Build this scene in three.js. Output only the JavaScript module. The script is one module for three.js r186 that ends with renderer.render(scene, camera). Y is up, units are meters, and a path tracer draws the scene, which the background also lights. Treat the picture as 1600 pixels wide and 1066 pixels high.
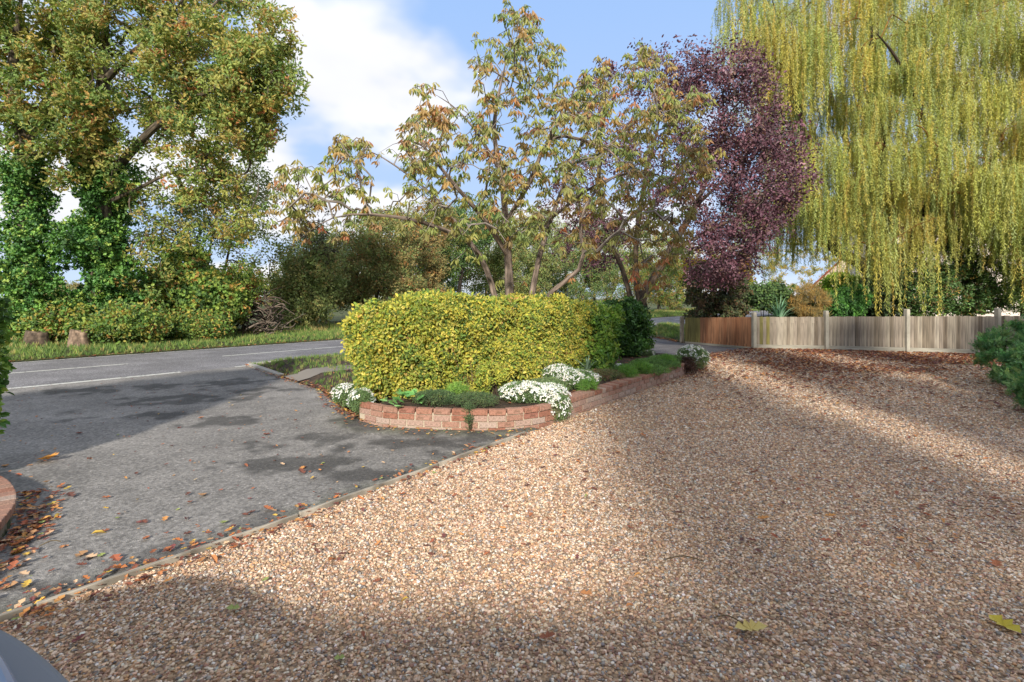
import * as THREE from 'three';
import { mergeGeometries, mergeVertices } from 'three/addons/utils/BufferGeometryUtils.js';
import { RoundedBoxGeometry } from 'three/addons/geometries/RoundedBoxGeometry.js';

// ---------- camera, sky, sun, exposure ----------
const EYE = 1.6, FOCAL = 800, CX = 800, HORIZON = 465;          // the lens, in pixels of the 1600 x 1066 photograph
const scene = new THREE.Scene();
const camera = new THREE.PerspectiveCamera(2 * Math.atan(533 / FOCAL) * 180 / Math.PI, 1600 / 1066, 0.05, 900);
camera.position.set(0, EYE, 0);
camera.lookAt(0, EYE, -10);
camera.setViewOffset(1600, 1066, 0, 533 - HORIZON, 1600, 1066);
camera.updateProjectionMatrix();
const renderer = new THREE.WebGLRenderer({ antialias: true });
renderer.setSize(1024, 682);
renderer.toneMapping = THREE.LinearToneMapping;
renderer.toneMappingExposure = 1.5;
renderer.shadowMap.enabled = true;
const SUN_ELEVATION = 27 * Math.PI / 180, SUN_SIDE = 0.07;
const sunDir = new THREE.Vector3(-SUN_SIDE, Math.tan(SUN_ELEVATION), 1).normalize();
const sun = new THREE.DirectionalLight(new THREE.Color(1, 0.93, 0.82), 4.0);
sun.position.copy(sunDir).multiplyScalar(80);
sun.castShadow = true;
sun.shadow.radius = 5;
sun.shadow.mapSize.set(4096, 4096);
Object.assign(sun.shadow.camera, { left: -40, right: 40, top: 40, bottom: -40, near: 1, far: 200 });
scene.add(sun); scene.add(sun.target);

// ---------- random numbers and noise ----------
function mulberry(a) { return () => { a |= 0; a = a + 0x6D2B79F5 | 0; let t = Math.imul(a ^ a >>> 15, 1 | a); t = t + Math.imul(t ^ t >>> 7, 61 | t) ^ t; return ((t ^ t >>> 14) >>> 0) / 4294967296; }; }
let rand = mulberry(7);
const rr = (a, b) => a + (b - a) * rand();
const gauss = () => (rand() + rand() + rand() + rand() - 2) * 1.0;
const pick = a => a[Math.floor(rand() * a.length)];
const clamp = (x, a, b) => Math.min(b, Math.max(a, x));
const smooth = (a, b, x) => { const t = clamp((x - a) / (b - a), 0, 1); return t * t * (3 - 2 * t); };
function hash3(x, y, z) { let h = Math.imul(x, 374761393) + Math.imul(y, 668265263) + Math.imul(z, 2147483647 ^ 0x5bd1e995) | 0; h = Math.imul(h ^ h >>> 13, 1274126177); return ((h ^ h >>> 16) >>> 0) / 4294967296; }
function noise3(x, y, z) {
  const xi = Math.floor(x), yi = Math.floor(y), zi = Math.floor(z), xf = x - xi, yf = y - yi, zf = z - zi;
  const u = xf * xf * (3 - 2 * xf), v = yf * yf * (3 - 2 * yf), w = zf * zf * (3 - 2 * zf);
  const l = (a, b, t) => a + (b - a) * t, H = (a, b, c) => hash3(xi + a, yi + b, zi + c);
  return l(l(l(H(0, 0, 0), H(1, 0, 0), u), l(H(0, 1, 0), H(1, 1, 0), u), v), l(l(H(0, 0, 1), H(1, 0, 1), u), l(H(0, 1, 1), H(1, 1, 1), u), v), w);
}
function fbm(x, y, z, n = 4) { let s = 0, a = 0.5, t = 0; for (let i = 0; i < n; i++) { s += a * noise3(x, y, z); t += a; a *= 0.5; x = x * 2.03 + 11.3; y = y * 2.03 + 5.1; z = z * 2.03 + 7.7; } return s / t; }

// ---------- the sky: blue air with bright broken cloud ----------
{
  const W = 2048, Hh = 1024, data = new Float32Array(W * Hh * 4);
  for (let j = 0; j < Hh; j++) {
    const el = ((j + 0.5) / Hh - 0.5) * Math.PI, y = Math.sin(el), c = Math.cos(el);
    for (let i = 0; i < W; i++) {
      const az = ((i + 0.5) / W - 0.5) * 2 * Math.PI, k = (j * W + i) * 4;
      if (y < 0) { data[k] = 0.32; data[k + 1] = 0.33; data[k + 2] = 0.31; data[k + 3] = 1; continue; }
      const x = Math.cos(az - 0.25) * c, z = Math.sin(az - 0.25) * c;
      const up = Math.pow(y, 0.55);
      let r = 0.48 - 0.33 * up, g = 0.58 - 0.27 * up, b = 0.72 - 0.08 * up;
      const s = 1 / (y + 0.22);
      const px = x * s * 1.35 + 14.2, pz = z * s * 1.35 + 8.8;
      const n = fbm(px, pz, 3.7, 6), n2 = fbm(px * 2.7 + 9, pz * 2.7, 8.1, 4);
      let cov = smooth(0.47, 0.62, n + 0.10 * (n2 - 0.5) + 0.06 * (1 - y));
      const lit = 0.58 + 0.16 * n2 + 0.05 * n;
      cov *= 0.95;
      r += (lit * 1.0 - r) * cov; g += (lit * 1.0 - g) * cov; b += (lit * 1.03 - b) * cov;
      data[k] = r; data[k + 1] = g; data[k + 2] = b; data[k + 3] = 1;
    }
  }
  const t = new THREE.DataTexture(data, W, Hh, THREE.RGBAFormat, THREE.FloatType);
  t.mapping = THREE.EquirectangularReflectionMapping; t.magFilter = THREE.LinearFilter; t.minFilter = THREE.LinearFilter; t.needsUpdate = true;
  scene.background = t; scene.environment = t;
}

// ---------- from pixels to the place ----------
const V = (X, y, d) => new THREE.Vector3(X, y, -d);                         // d: metres in front of the camera
const PX = (px, py, d) => V((px - CX) / FOCAL * d, EYE + (HORIZON - py) / FOCAL * d, d);
const ROAD = new THREE.Vector2(0.65, 0.76), AWAY = new THREE.Vector2(-0.76, 0.65);   // along the road, and across it to the far side
const NEAR0 = new THREE.Vector2(-6.2, 11.96), ROAD_W = 5.05;
const onRoad = (t, o) => new THREE.Vector2(NEAR0.x + ROAD.x * t + AWAY.x * o, NEAR0.y + ROAD.y * t + AWAY.y * o);
function behindRoad(px, o) {                                                  // where the column of a pixel meets the line o metres beyond the far road edge
  const k = (px - CX) / FOCAL, q = onRoad(0, ROAD_W + o), t = (k * q.y - q.x) / (ROAD.x - k * ROAD.y);
  return q.y + ROAD.y * t;
}

// ---------- naming ----------
const taken = {};
function numbered(name) { const n = taken[name] = (taken[name] ?? -1) + 1; return n ? `${name}_${String(n).padStart(3, '0')}` : name; }
const LOCAL = new Set();                                                     // things whose parts are given in their own axes, not the world's
const settle = (m, parent) => { if (parent?.isGroup && !LOCAL.has(parent)) m.position.copy(parent.position).negate(); };
function shade(o) { o.castShadow = true; o.receiveShadow = true; return o; }
function tag(o, label, category, group) { o.userData.label = label; o.userData.category = category; if (group) o.userData.group = group; return o; }
function thing(name, label, category, group, X = 0, y = 0, d = 0) { const o = new THREE.Group(); o.name = numbered(name); o.position.set(X, y, -d); scene.add(o); return tag(o, label, category, group); }
function part(name, geo, mat, parent, label) { const m = shade(new THREE.Mesh(geo, mat)); m.name = name; if (/^(stems|branches|roots)$/.test(name)) m.userData.kind = 'stuff'; settle(m, parent); parent.add(m); if (label) m.userData.label = label; return m; }
function structure(name, geo, mat, label) { const m = shade(new THREE.Mesh(geo, mat)); m.name = numbered(name); m.userData.kind = 'structure'; if (label) m.userData.label = label; scene.add(m); return m; }
const M4 = new THREE.Matrix4(), Q = new THREE.Quaternion(), S3 = new THREE.Vector3(), E3 = new THREE.Euler();
function copies(name, geo, mat, items, parent) {                              // items: { p, q, s, c }
  const m = shade(new THREE.InstancedMesh(geo, mat, items.length)); m.name = name; m.userData.kind = 'stuff';
  items.forEach((it, i) => { S3.setScalar(1); if (it.s?.isVector3) S3.copy(it.s); else S3.setScalar(it.s ?? 1); m.setMatrixAt(i, M4.compose(it.p, it.q ?? Q.identity(), S3)); if (it.c) m.setColorAt(i, it.c); });
  settle(m, parent); (parent ?? scene).add(m); return m;
}
function split(items, n) { const out = Array.from({ length: n }, () => []); items.forEach((it, i) => out[i % n].push(it)); return out; }
const turn = (x, y, z) => new THREE.Quaternion().setFromEuler(E3.set(x, y, z, 'YXZ'));

// ---------- colours ----------
const C = h => new THREE.Color(h);
function shadeOf(palette, spread = 0.12) {                                   // one colour of a weighted palette, a little varied
  let t = rand() * palette.reduce((a, p) => a + p[1], 0), c = palette[0][0];
  for (const p of palette) { t -= p[1]; if (t <= 0) { c = p[0]; break; } }
  const k = 1 + spread * gauss() * 1.4, o = C(c);
  return o.setRGB(clamp(o.r * k * (1 + 0.08 * gauss()), 0, 1), clamp(o.g * k, 0, 1), clamp(o.b * k * (1 + 0.08 * gauss()), 0, 1));
}
function noiseTexture(n, fn, srgb) {
  const d = new Uint8Array(n * n * 4);
  for (let j = 0; j < n; j++) for (let i = 0; i < n; i++) { const c = fn(i / n, j / n), k = (j * n + i) * 4; d[k] = clamp(c[0], 0, 1) * 255; d[k + 1] = clamp(c[1], 0, 1) * 255; d[k + 2] = clamp(c[2], 0, 1) * 255; d[k + 3] = 255; }
  const t = new THREE.DataTexture(d, n, n); t.wrapS = t.wrapT = THREE.RepeatWrapping; t.magFilter = THREE.LinearFilter; t.minFilter = THREE.LinearMipmapLinearFilter; t.generateMipmaps = true;
  if (srgb) t.colorSpace = THREE.SRGBColorSpace; t.needsUpdate = true; return t;
}
// noise that repeats every m cells
function tileNoise(u, v, m, seed) {
  const x = u * m, y = v * m, xi = Math.floor(x), yi = Math.floor(y), xf = x - xi, yf = y - yi, a = xf * xf * (3 - 2 * xf), b = yf * yf * (3 - 2 * yf);
  const H = (i, j) => hash3(((xi + i) % m + m) % m, ((yi + j) % m + m) % m, seed);
  return (H(0, 0) * (1 - a) + H(1, 0) * a) * (1 - b) + (H(0, 1) * (1 - a) + H(1, 1) * a) * b;
}
function tileFbm(u, v, m, seed, n = 4) { let s = 0, a = 0.5, t = 0; for (let i = 0; i < n; i++) { s += a * tileNoise(u, v, m, seed + i * 17); t += a; a *= 0.5; m *= 2; } return s / t; }
const again = (t, x, y = x) => { const c = t.clone(); c.repeat.set(x, y); c.needsUpdate = true; return c; };
const G1 = (g) => [g, g, g];
const grainBump = noiseTexture(512, (u, v) => G1(0.5 * tileFbm(u, v, 64, 3, 3) + 0.5 * tileNoise(u, v, 190, 5)));
const softBump = noiseTexture(256, (u, v) => G1(tileFbm(u, v, 8, 11, 5)));
const barkBump = noiseTexture(256, (u, v) => G1(tileFbm(u, v * 0.25, 24, 21, 3) * 0.7 + 0.3 * tileFbm(u, v, 12, 31, 4)));
const barkMap = noiseTexture(256, (u, v) => { const n = tileFbm(u, v * 0.25, 20, 41, 3), m = tileFbm(u, v, 6, 51, 4), k = 0.55 + 0.75 * (n - 0.5) + 0.5 * (m - 0.5); return [k + 0.13, k + 0.12, k + 0.10]; }, true);
const std = o => new THREE.MeshStandardMaterial({ roughness: 0.85, ...o });
const leafy = (o = {}) => new THREE.MeshPhysicalMaterial({ color: 0xffffff, roughness: 0.85, transmission: 0.4, thickness: 0, side: THREE.DoubleSide, ...o });
const bark = hex => std({ color: C(hex), map: barkMap, bumpMap: barkBump, bumpScale: 0.012, roughness: 0.92 });
const LEAF = leafy(), GLOSSY = leafy({ roughness: 0.55, transmission: 0.2 });
const PETAL = leafy({ transmission: 0.25, roughness: 0.9 });

// ---------- leaves ----------
function leafShape(L, W, fold = 0.15, curl = 0.2) {                          // a folded, curling blade along +y, face to +z
  const p = [[0, 0, 0], [-W * 0.42, L * 0.3, fold * W], [W * 0.42, L * 0.3, fold * W], [0, L * 0.5, -curl * L * 0.25], [-W * 0.4, L * 0.68, fold * W - curl * L * 0.4], [W * 0.4, L * 0.68, fold * W - curl * L * 0.4], [0, L, -curl * L]];
  const g = new THREE.BufferGeometry(); g.setAttribute('position', new THREE.Float32BufferAttribute(p.flat(), 3));
  g.setIndex([0, 3, 1, 0, 2, 3, 1, 3, 4, 2, 5, 3, 3, 6, 4, 3, 5, 6]); const n = g.toNonIndexed(); n.computeVertexNormals(); return n;
}
function diamond(L, W, bend = 0.1) {
  const g = new THREE.BufferGeometry(); g.setAttribute('position', new THREE.Float32BufferAttribute([0, 0, 0, -W / 2, L * 0.45, bend * W, W / 2, L * 0.45, bend * W, 0, L, -bend * L], 3));
  g.setIndex([0, 2, 1, 1, 2, 3]); const n = g.toNonIndexed(); n.computeVertexNormals(); return n;
}
function lobed(L, W, lobes = 3) {                                             // an oak-like or maple-like leaf, slightly cupped
  const s = [[0, 0]], right = [];
  for (let i = 0; i < lobes; i++) { const a = (i + 0.35) / lobes, b = (i + 0.85) / lobes, w = Math.sin(Math.PI * (0.18 + 0.72 * a)); right.push([W * 0.5 * w, L * (0.12 + 0.8 * a)], [W * 0.22 * w, L * (0.12 + 0.8 * b)]); }
  const ring = [...s, ...right, [0, L], ...right.slice().reverse().map(([x, y]) => [-x, y])], pos = [], idx = [];
  pos.push(0, L * 0.5, -0.06 * L); ring.forEach(([x, y]) => pos.push(x, y, 0.25 * Math.abs(x) + 0.12 * L * Math.pow(y / L, 2)));
  for (let i = 0; i < ring.length; i++) idx.push(0, 1 + i, 1 + (i + 1) % ring.length);
  const g = new THREE.BufferGeometry(); g.setAttribute('position', new THREE.Float32BufferAttribute(pos, 3)); g.setIndex(idx); const n = g.toNonIndexed(); n.computeVertexNormals(); return n;
}
function along(dir, spin) { return new THREE.Quaternion().setFromUnitVectors(new THREE.Vector3(0, 1, 0), dir).multiply(turn(0, spin, 0)); }
function rdir(up = 0) { const v = new THREE.Vector3(gauss(), gauss() + up, gauss()); if (v.lengthSq() < 1e-4) v.set(0, 1, 0); return v.normalize(); }
function spray(n, R, leaf, { up = 0, flat = 1 } = {}) {                        // a handful of leaves round a twig end
  const out = [];
  for (let i = 0; i < n; i++) {
    const d = rdir(up), p = rdir().multiplyScalar(R * Math.cbrt(rand())); p.y *= flat;
    const g = leaf.clone(); g.applyMatrix4(new THREE.Matrix4().compose(p, along(d, rr(0, 6.28)), new THREE.Vector3().setScalar(rr(0.7, 1.25)))); out.push(g);
  }
  return mergeGeometries(out);
}
const sprays = (k, ...a) => Array.from({ length: k }, () => spray(...a));

// ---------- wood: limbs grown towards twig ends ----------
function tubes(chains) {                                                     // chains: [[{p, r}, ...], ...]
  const pos = [], nor = [], uv = [], idx = []; const t = new THREE.Vector3(), a = new THREE.Vector3(), b = new THREE.Vector3(), up = new THREE.Vector3(), n = new THREE.Vector3();
  for (const ch of chains) {
    if (ch.length < 2) continue;
    const rmax = ch[0].r, k = rmax > 0.1 ? 10 : rmax > 0.035 ? 6 : rmax > 0.012 ? 4 : 3; let len = 0;
    a.set(0, 0, 0);
    for (let i = 0; i < ch.length; i++) {
      t.subVectors(ch[Math.min(i + 1, ch.length - 1)].p, ch[Math.max(i - 1, 0)].p).normalize();
      if (i === 0) { up.set(0, 0, 1); if (Math.abs(t.z) > 0.8) up.set(1, 0, 0); a.crossVectors(t, up).normalize(); } else { a.addScaledVector(t, -a.dot(t)).normalize(); len += ch[i].p.distanceTo(ch[i - 1].p); }
      b.crossVectors(t, a); const base = pos.length / 3;
      for (let j = 0; j <= k; j++) {
        const w = j / k * Math.PI * 2, lump = rmax > 0.1 ? 1 + 0.22 * (noise3(ch[i].p.x * 2 + Math.cos(w), ch[i].p.y * 1.2, ch[i].p.z * 2 + Math.sin(w)) - 0.5) : 1;
        n.copy(a).multiplyScalar(Math.cos(w)).addScaledVector(b, Math.sin(w)); const r = ch[i].r * lump;
        pos.push(ch[i].p.x + n.x * r, ch[i].p.y + n.y * r, ch[i].p.z + n.z * r); nor.push(n.x, n.y, n.z); uv.push(j / k * Math.max(1, Math.round(rmax * 12)) * 0.5, len * 0.8);
        if (i && j) { const q = base + j, o = q - (k + 1); idx.push(o - 1, o, q - 1, o, q, q - 1); }
      }
    }
  }
  const g = new THREE.BufferGeometry(); g.setAttribute('position', new THREE.Float32BufferAttribute(pos, 3)); g.setAttribute('normal', new THREE.Float32BufferAttribute(nor, 3)); g.setAttribute('uv', new THREE.Float32BufferAttribute(uv, 2)); g.setIndex(idx); return g;
}
function curve(pts, step = 0.3) { const c = new THREE.CatmullRomCurve3(pts, false, 'centripetal'), n = Math.max(2, Math.ceil(c.getLength() / step)); return c.getSpacedPoints(n); }
// limbs: [[points], baseRadius, topRadius][]; tips: points the twigs reach. Returns { wood, twigs, ends }
function grow(limbs, tips, { twig = 0.006, sag = 0.0, reach = 0.22, power = 2.3, rise = 0.0, wander = 0.09 } = {}) {
  const nodes = [], fixed = [];
  limbs.forEach(([pts, r0, r1, join]) => {
    const c = curve(pts), chain = [];
    let parent = -1;
    if (nodes.length && join !== false) { let best = 1e9; nodes.forEach((n, i) => { const d = n.p.distanceTo(c[0]); if (d < best) { best = d; parent = i; } }); if (best > 0.6) parent = -1; }
    c.forEach((p, i) => { const t = i / (c.length - 1), R = (r0 + (r1 - r0) * t) * (1 - 0.8 * smooth(0.72, 1, t)); nodes.push({ p, parent: i ? nodes.length - 1 : parent, len: i ? nodes[nodes.length - 1].len + 0.3 : (parent >= 0 ? nodes[parent].len : 0), r: 0, min: R, limb: true }); chain.push({ p, r: R }); });
    fixed.push(chain);
  });
  const first = nodes.length, lim = nodes.slice();
  const order = tips.map(t => { let b = 1e9; for (const n of lim) { const d = n.p.distanceToSquared(t); if (d < b) b = d; } return [b, t]; }).sort((x, y) => x[0] - y[0]);
  const ends = [];
  for (const [, t] of order) {
    let best = 1e9, at = 0;
    for (let i = 0; i < nodes.length; i++) { const n = nodes[i], dx = n.p.x - t.x, dy = n.p.y - t.y, dz = n.p.z - t.z; const d = Math.sqrt(dx * dx + dy * dy + dz * dz) + reach * n.len * 0.35 + (dy > 0 ? rise * dy : 0); if (d < best) { best = d; at = i; } }
    const from = nodes[at].p, L = from.distanceTo(t), k = Math.max(2, Math.ceil(L / 0.28)); let prev = at;
    const bow = rdir(0.4).multiplyScalar(L * wander * 1.6);
    for (let j = 1; j <= k; j++) {
      const f = j / k, p = from.clone().lerp(t, f).addScaledVector(bow, Math.sin(Math.PI * f)); p.y += sag * L * Math.sin(Math.PI * f);
      if (j < k) p.add(rdir().multiplyScalar(L / k * wander));
      nodes.push({ p, parent: prev, len: nodes[prev].len + L / k, r: 0, min: 0 }); prev = nodes.length - 1;
    }
    nodes[prev].r = twig; ends.push(prev);
  }
  const acc = new Float64Array(nodes.length), kids = new Int32Array(nodes.length).fill(-1), big = new Float64Array(nodes.length);
  for (let i = nodes.length - 1; i >= 0; i--) {
    const n = nodes[i]; if (n.r) acc[i] += Math.pow(n.r, power); n.r = Math.max(Math.pow(acc[i], 1 / power), twig * 0.8); if (n.limb) n.r = Math.max(n.min, Math.min(n.r, n.min * 1.15));
    if (n.parent >= 0) { acc[n.parent] += acc[i]; if (!n.limb && n.r > big[n.parent]) { big[n.parent] = n.r; kids[n.parent] = i; } }
  }
  const chains = [];
  for (let i = first; i < nodes.length; i++) {
    const n = nodes[i]; if (!(nodes[n.parent].limb || kids[n.parent] !== i)) continue;
    const ch = [{ p: nodes[n.parent].p, r: Math.min(n.r, nodes[n.parent].r) }]; let q = i; while (q >= 0) { ch.push({ p: nodes[q].p, r: nodes[q].r }); q = kids[q]; } chains.push(ch);
  }
  return { wood: tubes(fixed), twigs: chains.length ? tubes(chains) : null, ends: ends.map(i => ({ p: nodes[i].p, from: nodes[nodes[i].parent].p })), nodes };
}
const blobPoint = (c, r, shell = 0.35) => { const v = rdir().multiplyScalar(Math.cbrt(shell + (1 - shell) * rand())); return new THREE.Vector3(c.x + v.x * r[0], c.y + v.y * r[1], c.z + v.z * r[2]); };
// blobs in pixels: [px, py, depth, rx, ry (pixels), depth radius (m), tips]
function blobTips(blobs, shell) { const out = []; for (const [px, py, d, rx, ry, rd, n] of blobs) { const c = PX(px, py, d), r = [rx / FOCAL * d, ry / FOCAL * d, rd]; for (let i = 0; i < n; i++) { const p = blobPoint(c, r, shell); if (p.y < 0.08) p.y = 0.08 + rand() * 0.2; out.push(p); } } return out; }
function foliage(parent, name, geos, mat, ends, per, spreadR, size, palette, { up = 0.2, vary = 0.16, lie = false } = {}) {
  const items = [];
  for (const e of ends) {
    const n = Math.floor(per) + (rand() < per % 1 ? 1 : 0);
    for (let i = 0; i < n; i++) {
      const p = e.p.clone().add(new THREE.Vector3(gauss(), gauss() * 0.8, gauss()).multiplyScalar(spreadR)); if (p.y < 0.03) p.y = 0.03 + 0.05 * rand();
      const c = shadeOf(palette, vary);
      items.push({ p, q: lie ? turn(gauss() * 0.4, rr(0, 6.28), gauss() * 0.4) : along(rdir(up), rr(0, 6.28)), s: size * rr(0.75, 1.3), c });
    }
  }
  split(items, geos.length).forEach((it, i) => { if (it.length) copies(i ? `${name}_${String(i).padStart(3, '0')}` : name, geos[i], mat, it, parent); });
}

// ================= the ground =================
const flat = (pts, y, hole) => { const s = new THREE.Shape(pts.map(p => p.isVector2 ? p : new THREE.Vector2(p[0], p[1]))); const g = new THREE.ShapeGeometry(s); g.rotateX(-Math.PI / 2); g.translate(0, y, 0); return g; };
const inside = (x, y, poly) => { let c = false; for (let i = 0, j = poly.length - 1; i < poly.length; j = i++) { const a = poly[i], b = poly[j]; if ((a[1] > y) !== (b[1] > y) && x < (b[0] - a[0]) * (y - a[1]) / (b[1] - a[1]) + a[0]) c = !c; } return c; };
const lineDist = (x, y, pts) => { let b = 1e9; for (let i = 1; i < pts.length; i++) { const [ax, ay] = pts[i - 1], [bx, by] = pts[i], dx = bx - ax, dy = by - ay, t = clamp(((x - ax) * dx + (y - ay) * dy) / (dx * dx + dy * dy), 0, 1); b = Math.min(b, Math.hypot(x - ax - dx * t, y - ay - dy * t)); } return b; };

const grassMap = noiseTexture(512, (u, v) => { const n = tileFbm(u, v, 6, 61, 5), m = tileNoise(u, v, 128, 67), k = 0.62 + 0.5 * (n - 0.5) + 0.35 * (m - 0.5); return [0.42 * k, 0.46 * k, 0.20 * k]; }, true);
const MAT_FIELD = std({ map: again(grassMap, 0.12), bumpMap: again(softBump, 0.8), bumpScale: 0.08, roughness: 1 });
{ const g = new THREE.PlaneGeometry(700, 700, 1, 1); g.rotateX(-Math.PI / 2); const uv = g.attributes.uv, p = g.attributes.position; for (let i = 0; i < uv.count; i++) uv.setXY(i, p.getX(i), p.getZ(i)); g.translate(0, -0.05, -150); structure('ground', g, MAT_FIELD); }

// asphalt: grey stone chips in dark binder, in metres
const chips = noiseTexture(1024, (u, v) => { const a = tileNoise(u, v, 300, 71), b = tileNoise(u, v, 150, 73), c = tileFbm(u, v, 5, 77, 4); const k = 0.48 + 0.24 * (a - 0.5) + 0.2 * (b - 0.5) + 0.16 * (c - 0.5) + (a > 0.93 ? 0.16 : 0); return [k * 1.0, k * 0.985, k * 0.985]; }, true);
const MAT_ROAD = std({ map: again(chips, 0.4), color: C('#f0f0f4'), bumpMap: again(grainBump, 1.2), bumpScale: 0.004, roughness: 0.9 });
structure('road', flat([onRoad(-140, 0), onRoad(150, 0), onRoad(150, ROAD_W), onRoad(-140, ROAD_W)], 0), MAT_ROAD);
const PAINT = std({ color: C('#dcdcd8'), bumpMap: again(grainBump, 2), bumpScale: 0.003, roughness: 0.7, map: again(noiseTexture(256, (u, v) => { const n = tileFbm(u, v, 24, 81, 4), k = n > 0.66 ? 0.62 : 0.93 + 0.1 * (n - 0.5); return [k, k, k * 0.98]; }, true), 0.7) });
function dash(t0, t1, o, w = 0.11) { return structure('road_marking', flat([onRoad(t0, o - w / 2), onRoad(t1, o - w / 2), onRoad(t1, o + w / 2), onRoad(t0, o + w / 2)], 0.006), PAINT); }
for (let t = -29.6; t < 60; t += 6.0) dash(t, t + 3.9, 2.55);                        // the centre line
dash(-4.0, -1.35, 0.02, 0.13); dash(-0.25, 2.4, 0.02, 0.10); for (let t = 18; t < 30; t += 2.6) dash(t, t + 1.6, 0.05, 0.13);
dash(-40, 70, ROAD_W - 0.14, 0.09);                                                  // the edge line under the far verge

// the drive: tarmac with damp and mossy stains, one sheet of texture 13 m wide
const EDGE = [[-6.0, -1.75], [-2.51, 2.51], [-1.73, 3.46], [0.15, 5.95]];              // the timber edge between tarmac and gravel
const FRONT = [[-6.13, 11.96], [-4.6, 10.24], [-3.31, 8.83], [-2.45, 7.35], [-1.95, 6.62]];   // the verge's edge on the drive
const WALL_LINE = [[-1.98, 6.62], [-1.6, 6.36], [-1.2, 6.24], [-0.7, 6.17], [-0.15, 6.16], [0.3, 6.34], [0.68, 6.72], [0.98, 7.12], [1.57, 7.88], [2.3, 8.85], [2.95, 9.72], [3.45, 10.4], [3.72, 10.82], [3.82, 11.2]];
const drivePoly = [[-14.9, 1.8], [-6.2, 11.96], ...FRONT.slice(1), [-1.6, 6.3], [-0.7, 6.2], [0.2, 6.3], [0.35, 6.22], [0.15, 5.95], [-1.73, 3.46], [-2.51, 2.51], [-6.0, -1.75], [-12, -6]];
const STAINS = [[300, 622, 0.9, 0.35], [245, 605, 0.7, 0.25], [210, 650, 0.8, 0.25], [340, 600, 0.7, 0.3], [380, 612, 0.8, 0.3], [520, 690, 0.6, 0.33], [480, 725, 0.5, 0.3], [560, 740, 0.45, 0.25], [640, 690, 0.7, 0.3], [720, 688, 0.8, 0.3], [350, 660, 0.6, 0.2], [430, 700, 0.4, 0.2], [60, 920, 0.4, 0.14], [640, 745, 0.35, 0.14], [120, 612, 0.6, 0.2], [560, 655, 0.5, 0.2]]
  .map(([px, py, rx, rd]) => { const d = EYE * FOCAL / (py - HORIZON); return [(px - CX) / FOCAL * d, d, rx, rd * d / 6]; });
const DX0 = -14, DY0 = -1, DSPAN = 15;
const driveMap = noiseTexture(2048, (u, v) => {
  const x = DX0 + u * DSPAN, y = DY0 + v * DSPAN;
  const a = tileNoise(u, v, 1900, 91), b = tileNoise(u, v, 800, 93), c = fbm(x * 1.3, y * 1.3, 1, 4), c2 = fbm(x * 5, y * 5, 4, 3);
  let k = 0.47 + 0.16 * (a - 0.5) + 0.16 * (b - 0.5) + 0.16 * (c - 0.5) + 0.08 * (c2 - 0.5) + (a > 0.96 ? 0.2 : 0);
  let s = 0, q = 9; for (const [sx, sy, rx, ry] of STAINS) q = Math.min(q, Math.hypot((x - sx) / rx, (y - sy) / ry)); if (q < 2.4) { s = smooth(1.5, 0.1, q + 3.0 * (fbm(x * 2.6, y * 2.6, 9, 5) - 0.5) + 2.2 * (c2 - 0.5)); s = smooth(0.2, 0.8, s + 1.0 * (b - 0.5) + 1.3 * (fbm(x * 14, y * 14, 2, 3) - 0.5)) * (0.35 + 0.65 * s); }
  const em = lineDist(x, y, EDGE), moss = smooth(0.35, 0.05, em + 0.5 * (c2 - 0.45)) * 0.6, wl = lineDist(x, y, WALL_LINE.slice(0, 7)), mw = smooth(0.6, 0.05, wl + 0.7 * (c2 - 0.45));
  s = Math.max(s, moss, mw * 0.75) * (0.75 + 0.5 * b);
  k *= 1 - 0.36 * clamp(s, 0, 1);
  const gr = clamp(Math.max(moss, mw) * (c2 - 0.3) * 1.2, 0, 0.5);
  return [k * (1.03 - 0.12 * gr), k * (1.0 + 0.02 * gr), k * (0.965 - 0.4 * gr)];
}, true);
const planUV = (g, x0, y0, span) => { const p = g.attributes.position, uv = g.attributes.uv; for (let i = 0; i < p.count; i++) uv.setXY(i, (p.getX(i) - x0) / span, (-p.getZ(i) - y0) / span); return g; };
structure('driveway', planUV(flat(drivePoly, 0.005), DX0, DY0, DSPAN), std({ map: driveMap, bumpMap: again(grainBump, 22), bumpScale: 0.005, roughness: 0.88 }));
structure('driveway', flat([[3.9, 11.2], [4.6, 13.0], [5.4, 14.4], [7.3, 15.9], [6.0, 18.0], [5.7, 20.4], [5.9, 23], [8.4, 29.03], [4.2, 24.12], [3.6, 20], [3.4, 14]], 0.006), std({ map: again(chips, 0.5), color: C('#c9c4c2'), bumpMap: again(grainBump, 1.5), bumpScale: 0.005, roughness: 0.9 }));

// gravel: stones on a bed of fines
const gravelPoly = [...EDGE, [0.42, 6.32], [0.98, 7.12], [3.72, 10.82], [3.9, 11.3], [4.7, 13.0], [5.5, 14.4], [7.45, 15.95], [11.44, 14.85], [13.4, 14.15], [17, 12.9], [17, -2.75], [-6.0, -2.75]];
const fines = noiseTexture(1024, (u, v) => {                                          // small stones seen as cells, half a metre to the tile
  const m = 46, x = u * m, y = v * m, xi = Math.floor(x), yi = Math.floor(y); let b = 9, id = 0;
  for (let i = -1; i < 2; i++) for (let j = -1; j < 2; j++) { const cx = ((xi + i) % m + m) % m, cy = ((yi + j) % m + m) % m, dx = xi + i + hash3(cx, cy, 5) - x, dy = yi + j + hash3(cx, cy, 6) - y, q = dx * dx + dy * dy; if (q < b) { b = q; id = hash3(cx, cy, 7); } }
  const e = 1 - 0.25 * smooth(0.1, 0.5, b), w = hash3(Math.floor(id * 997), 3, 3), k = (0.52 + 0.28 * id) * e;
  return [k * (1.02 + 0.1 * w), k * (0.86 + 0.06 * w), k * (0.72 - 0.02 * w)];
}, true);
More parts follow.
